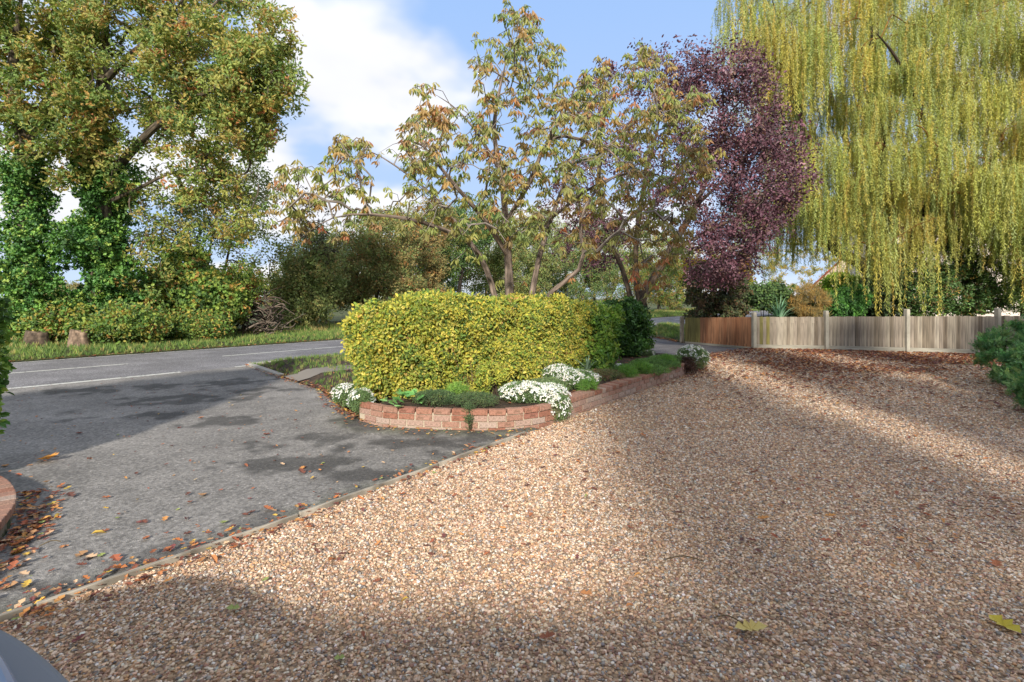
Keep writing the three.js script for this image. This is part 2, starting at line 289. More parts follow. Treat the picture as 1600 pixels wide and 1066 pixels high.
structure('gravel_drive', flat(gravelPoly, 0.008), std({ map: again(fines, 1.25), bumpMap: again(grainBump, 3), bumpScale: 0.01, roughness: 0.95 }));
{
  const stones = [0, 1, 2, 3].map(k => { const g = mergeVertices(new THREE.IcosahedronGeometry(1, 1).deleteAttribute('normal').deleteAttribute('uv')); const p = g.attributes.position; for (let i = 0; i < p.count; i++) { const s = 1 + 0.8 * (noise3(p.getX(i) * 1.3 + k * 9, p.getY(i) * 1.3, p.getZ(i) * 1.3) - 0.5); p.setXYZ(i, p.getX(i) * s, p.getY(i) * s * 0.58, p.getZ(i) * s * 0.7); } g.computeVertexNormals(); return g; });
  const pal = [['#cdb69c', 26], ['#c0a183', 23], ['#b08c70', 17], ['#9a7a64', 11], ['#a0978e', 9], ['#857d77', 6], ['#6b6562', 2.5], ['#c69c72', 5], ['#d8cab8', 10], ['#e0d8cc', 2], ['#8f6c5c', 7]];
  const items = [];
  const strew = (d0, d1, per, r) => { for (let d = d0; d < d1; d += 0.25) { const x0 = Math.max(-3.6, -1.15 * d - 0.6), x1 = Math.min(16, 1.25 * d + 0.8), n = (x1 - x0) * 0.25 * per; for (let i = 0; i < n; i++) { const x = rr(x0, x1), y = rr(d, d + 0.25); if (!inside(x, y, gravelPoly) || lineDist(x, y, EDGE) < 0.02 || lineDist(x, y, WALL_LINE) < 0.03) continue; const s = r * (0.55 + 0.9 * Math.pow(rand(), 1.6)); items.push({ p: V(x, 0.008 + s * rr(0.0, 0.55), y), q: turn(gauss() * 0.5, rr(0, 6.28), gauss() * 0.5), s, c: shadeOf(pal, 0.16) }); } } };
  strew(0.9, 3.6, 6400, 0.008); strew(3.6, 6, 4300, 0.009); strew(6, 10, 1700, 0.0115); strew(10, 16, 620, 0.0155);
  const mat = std({ color: 0xffffff, roughness: 0.72, bumpMap: null });
  const box = new THREE.Group(); box.name = 'gravel_stones'; box.userData = { kind: 'stuff', label: 'loose brown and cream pea gravel spread over the drive', category: 'gravel' }; scene.add(box);
  split(items, 4).forEach((it, i) => copies('stone', stones[i], mat, it, box));
}
// the timber edging, in lengths
{
  const mat = std({ color: C('#d6cec0'), map: again(barkMap, 2), bumpMap: again(barkBump, 2), bumpScale: 0.006, roughness: 0.95 });
  const pts = EDGE.map(([x, y]) => V(x, 0, y)), c = new THREE.CatmullRomCurve3(pts, false, 'centripetal'), n = 7; let k = 0;
  for (let i = 0; i < n; i++) {
    const a = c.getPointAt(i / n), b = c.getPointAt((i + 1) / n), L = a.distanceTo(b) - 0.012, g = new RoundedBoxGeometry(0.026, 0.07, L, 2, 0.006), p = g.attributes.position; g.deleteAttribute('uv');
    const uv = []; for (let j = 0; j < p.count; j++) { p.setX(j, p.getX(j) + 0.006 * (noise3(p.getZ(j) * 3, i * 7, 0) - 0.5)); uv.push(p.getX(j) * 2, p.getZ(j) * 0.5 + i); } g.setAttribute('uv', new THREE.Float32BufferAttribute(uv, 2));
    const m = shade(new THREE.Mesh(g, mat)); m.name = numbered('edging_board'); m.position.copy(a).lerp(b, 0.5); m.position.y = 0.006 + 0.006 * rand(); m.lookAt(b.x, m.position.y + 0.004 * gauss(), b.z); scene.add(m);
    tag(m, 'weathered grey timber edging board between the tarmac and the gravel', 'edging', 'edging boards along the gravel');
  }
}
// concrete kerb stones where the verge meets the road and the drive
{
  const mat = std({ color: C('#a5a198'), bumpMap: again(grainBump, 1), bumpScale: 0.004, roughness: 0.95 });
  const put = (ax, ay, bx, by, n) => { for (let i = 0; i < n; i++) { const a = V(ax + (bx - ax) * i / n, 0, ay + (by - ay) * i / n), b = V(ax + (bx - ax) * (i + 1) / n, 0, ay + (by - ay) * (i + 1) / n), g = new RoundedBoxGeometry(0.11, 0.14, a.distanceTo(b) - 0.012, 2, 0.015), m = shade(new THREE.Mesh(g, mat)); m.name = numbered('kerb_stone'); m.position.copy(a).lerp(b, 0.5); m.position.y = 0.0; m.lookAt(b.x, 0.0, b.z); scene.add(m); tag(m, 'pale concrete kerb stone edging the grass verge', 'kerb', 'kerb stones round the verge corner'); } };
  put(-6.13, 11.96, -4.62, 10.26, 3); const e = onRoad(0.05, -0.06), f = onRoad(7.3, -0.06); put(e.x, e.y, f.x, f.y, 8);
}

// the island between the two entrances: verge and raised bed
const ISLE_FRONT = [...FRONT, [-1.45, 6.42], [-0.7, 6.27], [-0.1, 6.27], [0.3, 6.48], [0.9, 7.16], [3.62, 10.85], [3.78, 11.4], [3.75, 13], [3.6, 15], [3.7, 19], [4.2, 24.0]];
const islandHeight = (x, y) => {
  const wall = lineDist(x, y, WALL_LINE), front = lineDist(x, y, ISLE_FRONT), road = (x - NEAR0.x) * -AWAY.x + (y - NEAR0.y) * -AWAY.y;
  const bed = 0.21 * smooth(3.2, 1.2, wall) * smooth(-2.5, -1.2, x + 0.25 * (7.5 - y)), bank = 0.13 * smooth(0.0, 0.5, front) * smooth(0, 0.7, road), edgeRise = 0.11 * smooth(1.0, 0.15, Math.hypot(x + 1.95, y - 6.62));
  return 0.02 + Math.max(bed, bank, edgeRise) + 0.03 * (fbm(x * 2, y * 2, 5, 3) - 0.5);
};
function patch(front, back, nu, nv, h) {
  const res = (pts, n) => { const c = new THREE.CurvePath(); const v = pts.map(([x, y]) => new THREE.Vector3(x, y, 0)); for (let i = 1; i < v.length; i++) c.add(new THREE.LineCurve3(v[i - 1], v[i])); return Array.from({ length: n + 1 }, (_, i) => c.getPoint(i / n)); };
  const A = res(front, nu), B = res(back, nu), pos = [], uv = [], idx = [];
  for (let i = 0; i <= nu; i++) for (let j = 0; j <= nv; j++) { const t = j / nv, x = A[i].x + (B[i].x - A[i].x) * t, y = A[i].y + (B[i].y - A[i].y) * t; pos.push(x, h(x, y), -y); uv.push(x, y); if (i && j) { const q = i * (nv + 1) + j, o = q - nv - 1; idx.push(o - 1, q - 1, o, o, q - 1, q); } }
  const g = new THREE.BufferGeometry(); g.setAttribute('position', new THREE.Float32BufferAttribute(pos, 3)); g.setAttribute('uv', new THREE.Float32BufferAttribute(uv, 2)); g.setIndex(idx); g.computeVertexNormals();
  if (g.attributes.normal.getY(Math.floor(g.attributes.normal.count / 2)) < 0) { const ix = g.index.array; for (let i = 0; i < ix.length; i += 3) { const t = ix[i]; ix[i] = ix[i + 1]; ix[i + 1] = t; } g.computeVertexNormals(); }
  return g;
}
const soilMap = noiseTexture(512, (u, v) => { const n = tileFbm(u, v, 10, 101, 5), m = tileNoise(u, v, 90, 103), k = 0.5 + 0.5 * (n - 0.5) + 0.4 * (m - 0.5); return [0.46 * k + 0.02, 0.36 * k + 0.015, 0.26 * k + 0.01]; }, true);
const MAT_SOIL = std({ map: again(soilMap, 0.9), bumpMap: again(softBump, 3), bumpScale: 0.03, roughness: 1 });
{ const a = onRoad(0.1, -0.12), b = onRoad(16.0, -0.12); structure('flower_bed', patch(ISLE_FRONT, [[a.x, a.y], [b.x, b.y]], 150, 40, islandHeight), MAT_SOIL); }
// the verge beyond the road, the bank under the hedgerow and the neighbour's garden
const farHeight = o => 0.02 + 0.10 * smooth(0, 0.8, o) + 0.12 * smooth(2, 6, o);
{
  const a = onRoad(-60, ROAD_W - 0.02), b = onRoad(90, ROAD_W - 0.02), c = onRoad(-60, ROAD_W + 9), e = onRoad(90, ROAD_W + 9);
  const off = (x, y) => (x - NEAR0.x) * AWAY.x + (y - NEAR0.y) * AWAY.y - ROAD_W;
  structure('grass_verge', patch([[a.x, a.y], [b.x, b.y]], [[c.x, c.y], [e.x, e.y]], 300, 30, (x, y) => farHeight(off(x, y)) + 0.08 * (fbm(x, y, 2, 3) - 0.5) * smooth(0, 0.6, off(x, y))), std({ map: again(grassMap, 0.5), bumpMap: again(softBump, 3), bumpScale: 0.05, roughness: 1 }));
  structure('garden_ground', patch([[6.1, 18.2], [7.6, 16.0], [13.5, 14.3], [20, 12.6]], [[8.2, 28.6], [14, 34], [24, 44], [40, 40]], 40, 20, (x, y) => -0.01 + 0.05 * fbm(x, y, 1, 3)), std({ map: again(grassMap, 0.5), bumpMap: again(softBump, 3), bumpScale: 0.05, roughness: 1 }));
  structure('grass_verge', patch([[6.0, 18.1], [5.75, 20.4], [6.1, 23.2], [8.3, 28.7]], [[7.0, 17.2], [7.4, 20], [8.4, 23.2], [9.2, 29.6]], 30, 10, (x, y) => 0.10 * smooth(0, 0.4, lineDist(x, y, [[6.0, 18.1], [5.75, 20.4], [6.1, 23.2], [8.3, 28.7]])) + 0.005), std({ map: again(grassMap, 0.5), bumpMap: again(softBump, 3), bumpScale: 0.05, roughness: 1 }));
  structure('front_border', patch([[-2.8, 2.2], [-3.05, 2.75], [-3.35, 3.25], [-3.62, 3.64], [-4.06, 4.03], [-4.7, 4.35]], [[-5.4, 0.0], [-5.7, 0.8], [-6.2, 1.6], [-6.4, 2.2], [-6.4, 2.8], [-6.0, 3.6]], 30, 12, (x, y) => 0.04 + 0.08 * smooth(0.0, 0.1, lineDist(x, y, [[-2.8, 2.2], [-3.05, 2.75], [-3.35, 3.25], [-3.62, 3.64], [-4.06, 4.03], [-4.7, 4.35]]))), MAT_SOIL);
}
// a stone slab path let into the verge
structure('footpath', patch([[-4.5, 10.1], [-4.0, 9.55]], [[-3.5, 11.0], [-3.0, 10.45]], 6, 6, (x, y) => islandHeight(x, y) + 0.012), std({ color: C('#7c756c'), bumpMap: again(grainBump, 1), bumpScale: 0.004 }));

// ================= brick walls =================
const brickMap = noiseTexture(256, (u, v) => { const n = tileFbm(u, v, 6, 111, 5), m = tileNoise(u, v, 70, 113), w = smooth(0.54, 0.68, tileFbm(u, v, 5, 117, 4)), o = smooth(0.55, 0.66, tileFbm(u, v, 7, 119, 5)), k = (0.88 + 0.26 * (n - 0.5) + 0.2 * (m - 0.5)) * (1 - 0.13 * o); return [k + 0.06 * w, k + 0.08 * w + 0.01 * o, k + 0.08 * w - 0.01 * o]; }, true);
const BRICKS = ['#b47e68', '#b98670', '#ae7660', '#bb8e7a', '#b58874', '#aa7462', '#bd9480'].map(h => std({ color: C(h), map: again(brickMap, 1.3), bumpMap: again(softBump, 6), bumpScale: 0.006, roughness: 0.95 }));
const PALE_BRICKS = ['#bfa090', '#bd9a8a', '#b99282', '#c4aa9b', '#b68a77'].map(h => std({ color: C(h), map: again(brickMap, 3), bumpMap: again(softBump, 6), bumpScale: 0.004, roughness: 0.95 }));
const MORTAR = std({ color: C('#b3a691'), bumpMap: again(softBump, 6), bumpScale: 0.006, roughness: 1 });
function brickGeo(L, H, D) { const g = new RoundedBoxGeometry(L, H, D, 1, 0.006), p = g.attributes.position; for (let i = 0; i < p.count; i++) { const q = 0.007; p.setXYZ(i, p.getX(i) + q * (noise3(p.getX(i) * 40, p.getY(i) * 40, p.getZ(i) * 40) - 0.5), p.getY(i) + q * (noise3(p.getX(i) * 40 + 9, p.getY(i) * 40, p.getZ(i) * 40) - 0.5), p.getZ(i) + q * (noise3(p.getX(i) * 40, p.getY(i) * 40 + 9, p.getZ(i) * 40) - 0.5)); } g.computeVertexNormals(); return g; }
const STRETCHERS = [0, 1, 2, 3, 4].map(i => { const g = brickGeo(0.213 - 0.002 * i, 0.064, 0.1), uv = g.attributes.uv; for (let j = 0; j < uv.count; j++) uv.setXY(j, uv.getX(j) + 0.23 * i, uv.getY(j) * 0.4 + 0.37 * i); return g; }), STRETCHER = STRETCHERS[0], HEADER = brickGeo(0.102, 0.066, 0.215), HALF = brickGeo(0.104, 0.064, 0.1);
function brickWall(label, line, courses, cope, pale, baseY, coreMat) {
  const mid = line[Math.floor(line.length / 2)], t = thing('brick_wall', label, 'wall', undefined, mid[0], 0, mid[1]);
  const c = new THREE.CatmullRomCurve3(line.map(([x, y]) => V(x, 0, y)), false, 'centripetal'), L = c.getLength();
  const at = (s) => { const u = clamp(s / L, 0, 1), p = c.getPointAt(u), d = c.getTangentAt(u); return [p, d]; };
  // mortar: a swept core slightly behind the brick faces
  const N = 90, H = courses * 0.075 + 0.02, pos = [], idx = [], nI = [];
  for (let i = 0; i <= N; i++) { const [p, d] = at(L * i / N), n = new THREE.Vector3(d.z, 0, -d.x); for (const [o, y] of [[-0.012, baseY - 0.08], [-0.012, baseY + H], [-0.092, baseY + H], [-0.092, baseY - 0.08]]) pos.push(p.x - n.x * o, y, p.z - n.z * o); if (i) for (let k = 0; k < 4; k++) { const a = (i - 1) * 4 + k, b = (i - 1) * 4 + (k + 1) % 4, e = i * 4 + k, f = i * 4 + (k + 1) % 4; idx.push(a, b, e, b, f, e); } }
  const g = new THREE.BufferGeometry(); g.setAttribute('position', new THREE.Float32BufferAttribute(pos, 3)); g.setIndex(idx); const gg = g.toNonIndexed(); gg.computeVertexNormals(); const uv = []; for (let i = 0; i < gg.attributes.position.count; i++) uv.push(gg.attributes.position.getX(i) + gg.attributes.position.getZ(i), gg.attributes.position.getY(i)); gg.setAttribute('uv', new THREE.Float32BufferAttribute(uv, 2));
  part('mortar', gg, coreMat ?? MORTAR, t);
  const lay = (geo, s, y, mat, depth, tilt = 0) => { const [p, d] = at(s), n = new THREE.Vector3(d.z, 0, -d.x); const m = part('brick', geo, mat, t); m.position.add(new THREE.Vector3(p.x + n.x * depth, y + 0.002 * gauss(), p.z + n.z * depth)); m.rotation.set(0, Math.atan2(-d.z, d.x) + 0.012 * gauss(), tilt + 0.01 * gauss()); };
  if (!coreMat) for (let r = 0; r < courses; r++) for (let s = (r % 2) * 0.1125 + 0.11; s < L - 0.05; s += 0.2245) lay(pick(STRETCHERS), s, baseY + 0.035 + r * 0.075, pick(pale(s) || rand() < 0.5 ? PALE_BRICKS : BRICKS), 0.05 + 0.003 * gauss());
  for (let s = 0.06; s < L - 0.02;) { const soldier = cope(s); lay(soldier ? HEADER : pick(STRETCHERS), s + (soldier ? 0 : 0.055), baseY + courses * 0.075 + 0.036, pick(rand() < (coreMat ? 0.6 : 0.12) ? PALE_BRICKS : BRICKS), soldier ? 0.1 : 0.046); s += soldier ? 0.1125 : 0.2245; }
  return t;
}
brickWall('low curved red brick wall holding up the flower bed beside the gravel', WALL_LINE, 3, s => s > 3.05, s => s > 3.2, -0.045);
brickWall('low curved wall end with brick coping and rendered mossy side below the ivy hedge', [[-2.72, 2.2], [-3.0, 2.75], [-3.28, 3.26], [-3.54, 3.64], [-3.98, 4.03], [-4.65, 4.4]], 1, () => true, () => false, 0.02,
  std({ color: C('#8d8272'), map: again(noiseTexture(256, (u, v) => { const n = tileFbm(u, v, 5, 121, 5), m = tileNoise(u, v, 60, 123), g = smooth(0.5, 0.65, n); const k = 0.8 + 0.3 * (m - 0.5); return [k * (1 - 0.45 * g), k * (1 - 0.32 * g), k * (1 - 0.55 * g)]; }, true), 1.2), bumpMap: again(softBump, 4), bumpScale: 0.01, roughness: 1 }));

// ================= the fence =================
const woodMap = noiseTexture(256, (u, v) => { const n = tileFbm(u, v * 0.125, 32, 131, 3), m = tileFbm(u, v * 0.5, 8, 137, 4), k = 0.82 + 0.4 * (n - 0.5) + 0.35 * (m - 0.5); return [k, k * 0.985, k * 0.96]; }, true);
const boardMats = (hexes) => hexes.map(h => std({ color: C(h), map: woodMap, bumpMap: again(barkBump, 1), bumpScale: 0.003, roughness: 0.92 }));
const GREY = boardMats(['#a69c8d', '#968b7c', '#b5ac9c', '#85796a', '#aca193', '#beb5a6', '#8f8474']), ORANGE = boardMats(['#c08a66', '#b57e5c', '#c6926e', '#b98766']), GREENISH = boardMats(['#9a9358', '#a39a5e', '#8f8a55']);
const CONCRETE = std({ color: C('#b4b0a6'), bumpMap: again(grainBump, 1), bumpScale: 0.004, roughness: 0.95, map: again(noiseTexture(256, (u, v) => { const n = tileFbm(u, v, 6, 141, 5), k = 0.9 + 0.3 * (n - 0.5); return [k, k * 0.99, k * 0.95]; }, true), 1) });
function boardGeo(W, H) { const s = new THREE.Shape([[0, 0], [W, 0], [W, 0.006], [0, 0.025]].map(([x, y]) => new THREE.Vector2(x, y))); const g = new THREE.ExtrudeGeometry(s, { depth: H, bevelEnabled: false }); g.rotateX(-Math.PI / 2); const p = g.attributes.position, uv = []; const o = rand(); for (let i = 0; i < p.count; i++) uv.push((p.getX(i) + p.getZ(i)) * 3 + o, p.getY(i) * 0.55 + o); g.setAttribute('uv', new THREE.Float32BufferAttribute(uv, 2)); return g; }
function fencePanel(label, A, B, h0, h1, mats, opts = {}) {
  const a = V(A[0], 0, A[1]), b = V(B[0], 0, B[1]), L = a.distanceTo(b), ang = Math.atan2(-(b.z - a.z), b.x - a.x), t = thing('boarded_fence', label, 'fence', opts.group ?? 'weathered fence panels', A[0], 0, A[1]); LOCAL.add(t); t.rotation.y = ang;
  const gb = opts.board ?? 0.15, n = Math.round((L - 0.1) / 0.098), w = (L - 0.1) / n;
  const gm = part('gravel_board', new RoundedBoxGeometry(L - 0.09, gb + 0.04, 0.045, 1, 0.006), CONCRETE, t); gm.position.set(L / 2, gb / 2 - 0.02, 0);
  for (const y of [0.18, 0.72]) { const r = part('rail', new RoundedBoxGeometry(L - 0.1, 0.07, 0.04, 1, 0.006), GREY[1], t); r.position.set(L / 2, gb + y, -0.03); }
  const geos = [0, 1, 2].map(() => boardGeo(w + 0.018, 1));
  for (let i = 0; i < n; i++) { const f = i / n, H = h0 + (h1 - h0) * f - gb - 0.004 + 0.008 * gauss(), m = part('board', geos[i % 3], pick(opts.pickMat ? opts.pickMat(i) : mats), t); m.scale.set(1, H, 1); m.position.set(0.05 + i * w - 0.006, gb + 0.002, 0.001 + 0.0015 * gauss()); m.rotation.set(0, 0.006 * gauss() - 0.1, 0.004 * gauss()); }
  if (opts.cap) { const cm = part('capping_rail', new RoundedBoxGeometry(L - 0.1, 0.025, 0.06, 1, 0.005), mats[0], t); cm.position.set(L / 2, (h0 + h1) / 2 + 0.014, 0.008); cm.rotation.z = Math.atan2(h1 - h0, L - 0.1); }
}
function fencePost(label, P, h, mat = CONCRETE, w = 0.1) { const s = new THREE.Shape([[-w / 2, 0], [w / 2, 0], [w / 2, h - 0.02], [w * 0.25, h], [-w * 0.25, h], [-w / 2, h - 0.02]].map(([x, y]) => new THREE.Vector2(x, y))), g = new THREE.ExtrudeGeometry(s, { depth: w, bevelEnabled: true, bevelSize: 0.006, bevelThickness: 0.006, bevelSegments: 1 }); g.translate(0, 0, -w / 2); const m = shade(new THREE.Mesh(g, mat)); m.name = numbered('fence_post'); m.position.set(P[0], -0.02, -P[1]); m.rotation.y = 0.2; scene.add(m); return tag(m, label, 'fence post', 'posts of the boundary fence'); }
const F0 = [6.05, 18.0], F1 = [7.49, 15.84], F2 = [9.46, 15.42], F3 = [11.44, 14.83], F4 = [13.38, 14.1], F5 = [15.2, 13.35], F6 = [17.0, 12.6];
fencePanel('orange-brown stained panel, green with algae at its roadside end', F0, F1, 0.89, 1.0, ORANGE, { board: 0.06, group: 'stained fence panels', pickMat: i => i < 6 ? GREENISH : ORANGE });
fencePanel('grey feather-edge panel, greenish where it joins the orange one', F1, F2, 1.0, 1.02, GREY, { pickMat: i => i < 4 ? [...GREENISH, ...GREY] : GREY });
fencePanel('weathered grey panel before the dark willow trunk', F2, F3, 1.03, 1.05, GREY);
fencePanel('weathered grey panel below the dark evergreen shrubs', F3, F4, 1.06, 1.09, GREY);
fencePanel('weathered grey panel partly hidden by the green conifer shrub', F4, F5, 1.1, 1.1, GREY);
fencePanel('last grey panel of the fence, behind the green conifer shrub', F5, F6, 1.1, 1.1, GREY);
fencePost('weathered timber post at the road end of the orange panel', [6.0, 18.07], 0.95, GREY[2]);
fencePost('pale concrete post between the orange and the grey panels', F1, 1.16);
fencePost('concrete post standing in front of the green garden bush', F2, 1.22);
fencePost('concrete post in front of the willow, with grey panels on both sides', F3, 1.28);
fencePost('concrete post beside the pale house', F4, 1.32);
fencePost('concrete post hidden behind the conifer shrub', F5, 1.3);

// ================= the golden hedge =================
const smallLeaf = leafShape(0.05, 0.03, 0.15, 0.15);
function hedgeItems(n, place, pal, size, vary = 0.16) { const out = []; for (let i = 0; i < n; i++) { const [p, nrm] = place(); out.push({ p, q: along(rdir(0.5).addScaledVector(nrm, 0.8).normalize(), rr(0, 6.28)), s: size * rr(0.7, 1.3), c: shadeOf(pal, vary) }); } return out; }
{
  const t = thing('golden_hedge', 'clipped golden-yellow privet hedge standing in the raised bed', 'hedge', undefined, -0.4, 0.15, 8.4);
  // centre line and half width of the hedge; it is trimmed to about 1.7 m
  const line = new THREE.CatmullRomCurve3([[-1.98, 7.62], [-1.35, 7.62], [-0.6, 8.32], [0.3, 9.3], [1.0, 10.1], [1.3, 10.45]].map(([x, y]) => V(x, 0, y)), false, 'centripetal'), L = line.getLength();
  const half = u => 0.62 - 0.10 * smooth(0.75, 1, u), top = u => 1.47 + 0.10 * smooth(0.0, 0.15, u) + 0.03 * Math.sin(u * 11) - 0.16 * smooth(0.8, 1, u);
  const at = (u, s, v) => {                                                       // u along, s across (-1..1), v up (0..1): superellipse section
    const p = line.getPointAt(clamp(u, 0, 1)), d = line.getTangentAt(clamp(u, 0, 1)), n = new THREE.Vector3(-d.z, 0, d.x), h = half(u), T = top(u);
    return [p.addScaledVector(n, s * h).setY(0.2 + v * (T - 0.2)), n, d];
  };
  const pal = [['#d2c64c', 24], ['#c4c048', 22], ['#aab440', 21], ['#8aa03a', 17], ['#ddd06a', 8], ['#6b8a32', 13], ['#4f6f2a', 5], ['#c49a5a', 1.5]];
  const geo = spray(8, 0.06, smallLeaf, { up: 0.5 });
  const items = [...hedgeItems(18000, () => {
    const lump = 0.06; let u = rand(), s, v, nr = new THREE.Vector3(), f = rand();
    if (f < 0.52) { s = 1; v = Math.pow(rand(), 0.9); } else if (f < 0.76) { v = 1; s = rr(-1, 1); } else if (f < 0.88) { s = -1; v = rand(); } else { s = rr(-1, 1); v = rand(); u = rand() < 0.75 ? 0 : 1; }
    if (v > 0.86) s *= 1 - 0.22 * smooth(0.86, 1, v);
    if (v < 0.14 && s > 0) s *= 0.9;
    const [p, n, d] = at(u, s, v); if (f >= 0.88) { p.addScaledVector(d, (u < 0.5 ? -1 : 1) * 0.34 * Math.sqrt(Math.max(0, 1 - s * s)) * (1 - 0.3 * smooth(0.8, 1, v))); nr.copy(d).multiplyScalar(u < 0.5 ? -1 : 1); } else nr.copy(n).multiplyScalar(Math.sign(s));
    if (v > 0.9) nr.y += 1; nr.normalize();
    const b = fbm(p.x * 3.5, p.y * 3.5, p.z * 3.5, 3) - 0.5; p.addScaledVector(nr, lump * 7.5 * b - 0.18 * rand() * rand() + (v > 0.95 && rand() < 0.03 ? 0.09 * rand() : 0));
    return [p, nr];
  }, pal, 1), ...hedgeItems(6000, () => { const [p, n] = at(rand(), rr(-0.88, 0.88), rr(0.02, 0.9)); return [p, n]; }, pal, 1.2)];
  copies('foliage', geo, LEAF, items, t);
  const limbs = []; for (let i = 0; i < 46; i++) { const u = rand(), [a] = at(u, rr(-0.5, 0.5), -0.1), [m] = at(u + 0.02 * gauss(), rr(-0.6, 0.6), 0.45), [b] = at(u + 0.03 * gauss(), rr(-0.8, 0.8), 0.92); limbs.push(curve([a, m, b]).map((p, k, arr) => ({ p, r: 0.016 - 0.011 * k / arr.length }))); }
  part('stems', tubes(limbs), bark('#6a5a48'), t);
}
// a generic rounded shrub: stems from the ground and leaf sprays through its volume
function shrub(name, label, category, X, d, y0, blobs, { leaf, n = 9, R = 0.05, per = 12, spread = 0.1, size = 1, pal, mat = LEAF, wood = '#5c4c3c', group, stems = 5, shell = 0.45, up = 0.3, vary, twig = 0.004 } = {}) {
  const t = thing(name, label, category, group, X, y0, d);
  const tips = []; for (const [bx, by, bd, rx, ry, rd, k] of blobs) for (let i = 0; i < k; i++) { const p = blobPoint(V(bx, by, bd), [rx, ry, rd], shell); if (p.y < y0 + 0.03) p.y = y0 + 0.03 + rand() * 0.1; tips.push(p); }
  const [b0] = blobs, limbs = []; for (let i = 0; i < stems; i++) { const b = blobs[i % blobs.length], a = rr(0, 6.28), q = 0.5 * rand(); limbs.push([[V(X + 0.12 * Math.cos(a), y0 - 0.04, d + 0.12 * Math.sin(a)), V(X + (b[0] - X) * 0.4 + 0.1 * gauss(), y0 + (b[1] - y0) * 0.5, d + (b[2] - d) * 0.4), V(b[0] + q * b[3] * Math.cos(a), b[1] + 0.2 * b[4], b[2] + q * b[5] * Math.sin(a))], twig * 5, twig * 2, false]); }
  const w = grow(limbs, tips, { twig, wander: 0.12 });
  part('stems', w.twigs ? mergeGeometries([w.wood, w.twigs]) : w.wood, bark(wood), t);
  foliage(t, 'foliage', [spray(n, R, leaf, { up })], mat, w.ends, per, spread, size, pal, { up, vary });
  return t;
}
const broad = leafShape(0.07, 0.042, 0.12, 0.2), GREENS = [['#5d8a2c', 30], ['#75a035', 22], ['#466f26', 20], ['#8fae3f', 12], ['#3a5d24', 10]];
shrub('spindle_shrub', 'bright green leafy shrub at the shaded end of the golden hedge', 'shrub', 1.75, 9.95, 0.2, [[1.62, 0.75, 9.9, 0.42, 0.55, 0.45, 55], [1.75, 1.15, 10.2, 0.45, 0.3, 0.45, 35], [1.5, 0.45, 9.5, 0.3, 0.25, 0.3, 20]], { leaf: broad, pal: [['#8fb53c', 30], ['#a3c04a', 18], ['#6f9a34', 26], ['#557f2c', 14], ['#b7c65a', 6]], n: 9, R: 0.08, per: 11, spread: 0.09 });
shrub('evergreen_shrub', 'dark green glossy shrub clipped square beside the purple tree trunk', 'shrub', 2.75, 12.3, 0.2, [[2.55, 1.0, 12.1, 0.55, 0.5, 0.5, 70], [2.9, 1.0, 12.5, 0.45, 0.5, 0.45, 45], [2.6, 0.5, 12.0, 0.5, 0.3, 0.5, 30]], { leaf: broad, pal: [['#3f6a2a', 30], ['#52802f', 24], ['#345924', 20], ['#6c9638', 10]], mat: GLOSSY, n: 9, R: 0.08, per: 11, spread: 0.1 });
shrub('ground_ivy_shrub', 'green leafy shrub round the foot of the purple tree', 'shrub', 3.3, 13.3, 0.2, [[3.25, 0.45, 13.2, 0.35, 0.35, 0.35, 30]], { leaf: broad, pal: GREENS, per: 9, R: 0.07 });
shrub('rose_bush', 'yellow-green bush growing against the front of the golden hedge', 'shrub', -0.28, 7.2, 0.2, [[-0.3, 0.47, 7.22, 0.2, 0.22, 0.2, 26]], { leaf: leafShape(0.045, 0.026), pal: [['#c3bd45', 20], ['#a3b03c', 20], ['#7d982f', 14]], per: 8, spread: 0.06, R: 0.045 });

